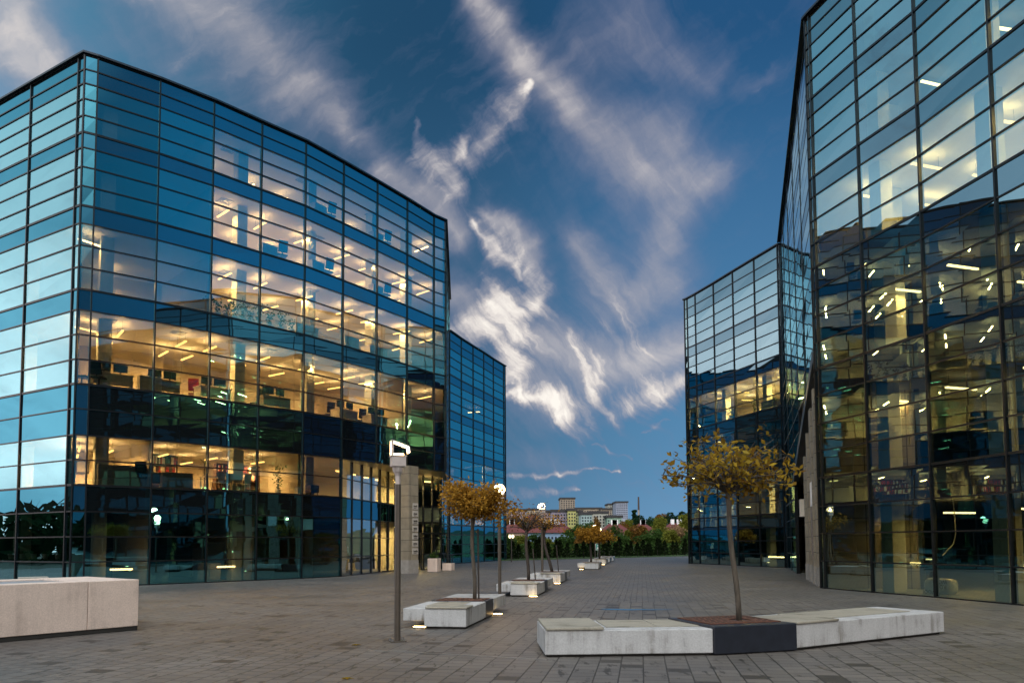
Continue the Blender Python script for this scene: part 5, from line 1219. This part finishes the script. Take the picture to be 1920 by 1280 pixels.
# second upper floor: work places along the glass
for i, (seg, f, w_) in enumerate(((6, .42, 1.6), (7, .30, 1.4), (8, .30, 1.5), (9, .60, 1.5), (11, .5, 1.4), (12, .45, 1.4))):
    p, a = F1(seg, f, 1.15, fl[3]); desk(p, a, lab('office desk with equipment', 3, seg), WHITEF if i % 2 == 0 else GREYF, w_)
    for j, dx in enumerate((-.3, .3)): pp_, _ = F1(seg, f + dx * .45, 1.1, fl[3] + .747); monitor(pp_, a + random.uniform(-.5, .5), lab(('left', 'right')[j] + ' monitor of the desk', 3, seg))
    p, a = F1(seg, f - .22, 1.8 if i else .8, fl[3]); office_chair(p, a + random.uniform(2.4, 3.9), lab('dark office chair', 3, seg), REDF if i == 2 else None)
p, a = F1(5, .5, 1.0, fl[3]); office_chair(p, a + 1.2, lab('tall backed black chair', 3, 5))
p, a = F1(7, .05, .9, fl[3]); cabinet(p, a, lab('white pedestal cabinet', 3, 7), .9, .8, .4, WHITEF)
# third upper floor: plants on the window sill, equipment further along
k = 0
for seg, fs in ((8, (.08, .25, .42, .60, .78, .92)), (9, (.10, .35, .6, .85))):
    for f in fs:
        k += 1; p, a = F1(seg, f, .55, fl[4]); pot_plant(p, f"{ORD[k]} plant from the left along the left block's third upper floor glass", random.uniform(.7, 1.25))
for seg, f in ((10, .3), (12, .35)):
    p, a = F1(seg, f, 1.0, fl[4]); desk(p, a, lab('white desk', 4, seg)); pp_, _ = F1(seg, f + .1, .95, fl[4] + .747); monitor(pp_, a + .4, lab('dark monitor', 4, seg))
p, a = F1(11, .5, .8, fl[4]); cabinet(p, a, lab('white low cabinet', 4, 11), 1.0, .85, .4, WHITEF)
# fourth upper and top floors
for k_, seg, f in ((5, 9, .35), (5, 10, .55), (5, 12, .3), (6, 10, .6), (6, 12, .3)):
    p, a = F1(seg, f, .8, fl[k_]); cabinet(p, a, lab('blue-grey box cabinet', k_, seg), .8, .8, .4, GREYF)
    p, a = F1(seg, min(.95, f + .3), .8, fl[k_]); office_chair(p, a + 2.9, lab('dark office chair', k_, seg))
# ground floor: sill with pots behind the left face, worktop cabinets
p, a = F1(2, .9, .75, .02); o = thing('display_shelf', p, 'long dark shelf behind the ground floor glass of the left face', 'shelf', None, a)
q = MB(); q.box(-4.2, 2.8, -.15, .15, 1.02, 1.06); q.build('shelf_board', DARKF, o)
for i, x in enumerate((-4, -1.5, .8, 2.7)): q = MB(); q.box(x - .02, x + .02, -.13, .13, 0, 1.019); q.build('shelf_support', DARKF, o)
for i in range(5):
    p, a = F1(2, .9, .75, 1.085); t_ = Vector((math.cos(a), math.sin(a), 0)); pot = pot_plant(p + t_ * (-1.6 + .93 * i), f'small white pot on the dark ground floor shelf, {ORD[i + 1]} from the left', .42); pot.scale = (.8, .8, .8)
for i, (f, m) in enumerate(((.25, 'left'), (.8, 'right'))):
    p, a = F1(3 if i else 2, f, 1.6, .02); cabinet(p, a, f'olive green cupboard behind the left face on the ground floor, {m} of the two', .7, .8, .4, mat('olive_cupboard_' + m, (.20, .22, .10), .6))
for seg, f in ((7, .3), (8, .35), (9, .5)):
    p, a = F1(seg, f, 1.6, .02); cabinet(p, a, lab('low grey cupboard', 1, seg), 1.1, .8, .4, GREYF)
# the right block's ground floor: a plastic wrapped bale with its name upside down, a loose cable
FOIL = mat('crumpled_foil_wrap', (.42, .46, .44), .3, var=.35, scale=6, bump=.6)
p, t, n = on_facade(PL4, 2, .66, 1.1); p = p + O4; a = math.atan2(t.y, t.x)
o = thing('insulation_bale', p + Vector((0, 0, .013)), 'plastic wrapped bale with lettering upside down on the right block floor', 'wrapped bale', None, a)
q = MB(); n_ = 20; L_ = 1.05
for i in range(13):
    k = i / 12; s_ = 1 - .55 * abs(2 * k - 1) ** 7
    for j in range(n_):
        th = 2 * math.pi * j / n_; c_, s2 = math.cos(th), math.sin(th); rr = (abs(c_) ** 4 + abs(s2) ** 4) ** -.25
        q.v.append((L_ * (k - .5), .22 * rr * c_ * s_ * (1 + .04 * math.sin(i * 2 + j)), .25 + .25 * rr * s2 * s_ * (1 + .04 * math.sin(i * 3 + 2 * j))))
for i in range(12):
    for j in range(n_): l = (j + 1) % n_; q.f.append((i * n_ + j, i * n_ + l, (i + 1) * n_ + l, (i + 1) * n_ + j)); q.m.append(0)
q.f += [tuple(reversed(range(n_))), tuple(12 * n_ + j for j in range(n_))]; q.m += [0, 0]
q.build('wrap', FOIL, o, smooth=True)
def text_mesh(s, size):
    c = bpy.data.curves.new('txt', 'FONT'); c.body = s; c.size = size; c.extrude = .004; c.align_x = 'CENTER'; c.resolution_u = 2
    ob = bpy.data.objects.new('txt', c); COL.objects.link(ob); dg = bpy.context.evaluated_depsgraph_get(); me = bpy.data.meshes.new_from_object(ob.evaluated_get(dg)); bpy.data.objects.remove(ob); return me
for s, x, z in (('ROCK', .16, .31), ('WOOL', .16, .46), ('WOOL', -.22, .13)):
    me = text_mesh(s, .18); me.materials.clear(); me.materials.append(LETTER); ob = bpy.data.objects.new('lettering', me); COL.objects.link(ob); ob.parent = o
    ob.matrix_local = Matrix.Translation((x, -.236, z)) @ Matrix.Rotation(R(90), 4, 'X') @ Matrix.Rotation(R(180), 4, 'Z')
p, t, n = on_facade(PL4, 2, .62, 1.8); p += O4; m_ = MB(); pts = [Vector((0, 0, 3.0)), Vector((.04, 0, 2.6)), Vector((.06, 0, 1.9)), Vector((.0, .05, 1.55)), Vector((-.18, .1, 1.35)), Vector((-.32, .1, 1.2))]
m_.tube(pts, .018, 8); tag(m_.build('hanging_cable', WHITEF, loc=p), 'pale cable hanging from the ceiling inside the right block above the bale', 'cable')
# a few plants and desks behind the golden floor of the back right block
for i, (seg, f, h) in enumerate(((3, .3, 1.0), (4, .5, 1.3), (5, .4, .9))):
    p, a = spot(PL3, O3, seg, f, .7, Z3[12]); pot_plant(p, f'plant in the golden lit floor of the back right block, {ORD[i + 1]} from the left', h)
p, a = spot(PL3, O3, 5, .15, .9, Z3[12]); o = desk(p, a, 'dark desk on the golden lit floor of the back right block', DARKF); o['group'] = 'desks inside the back right block'
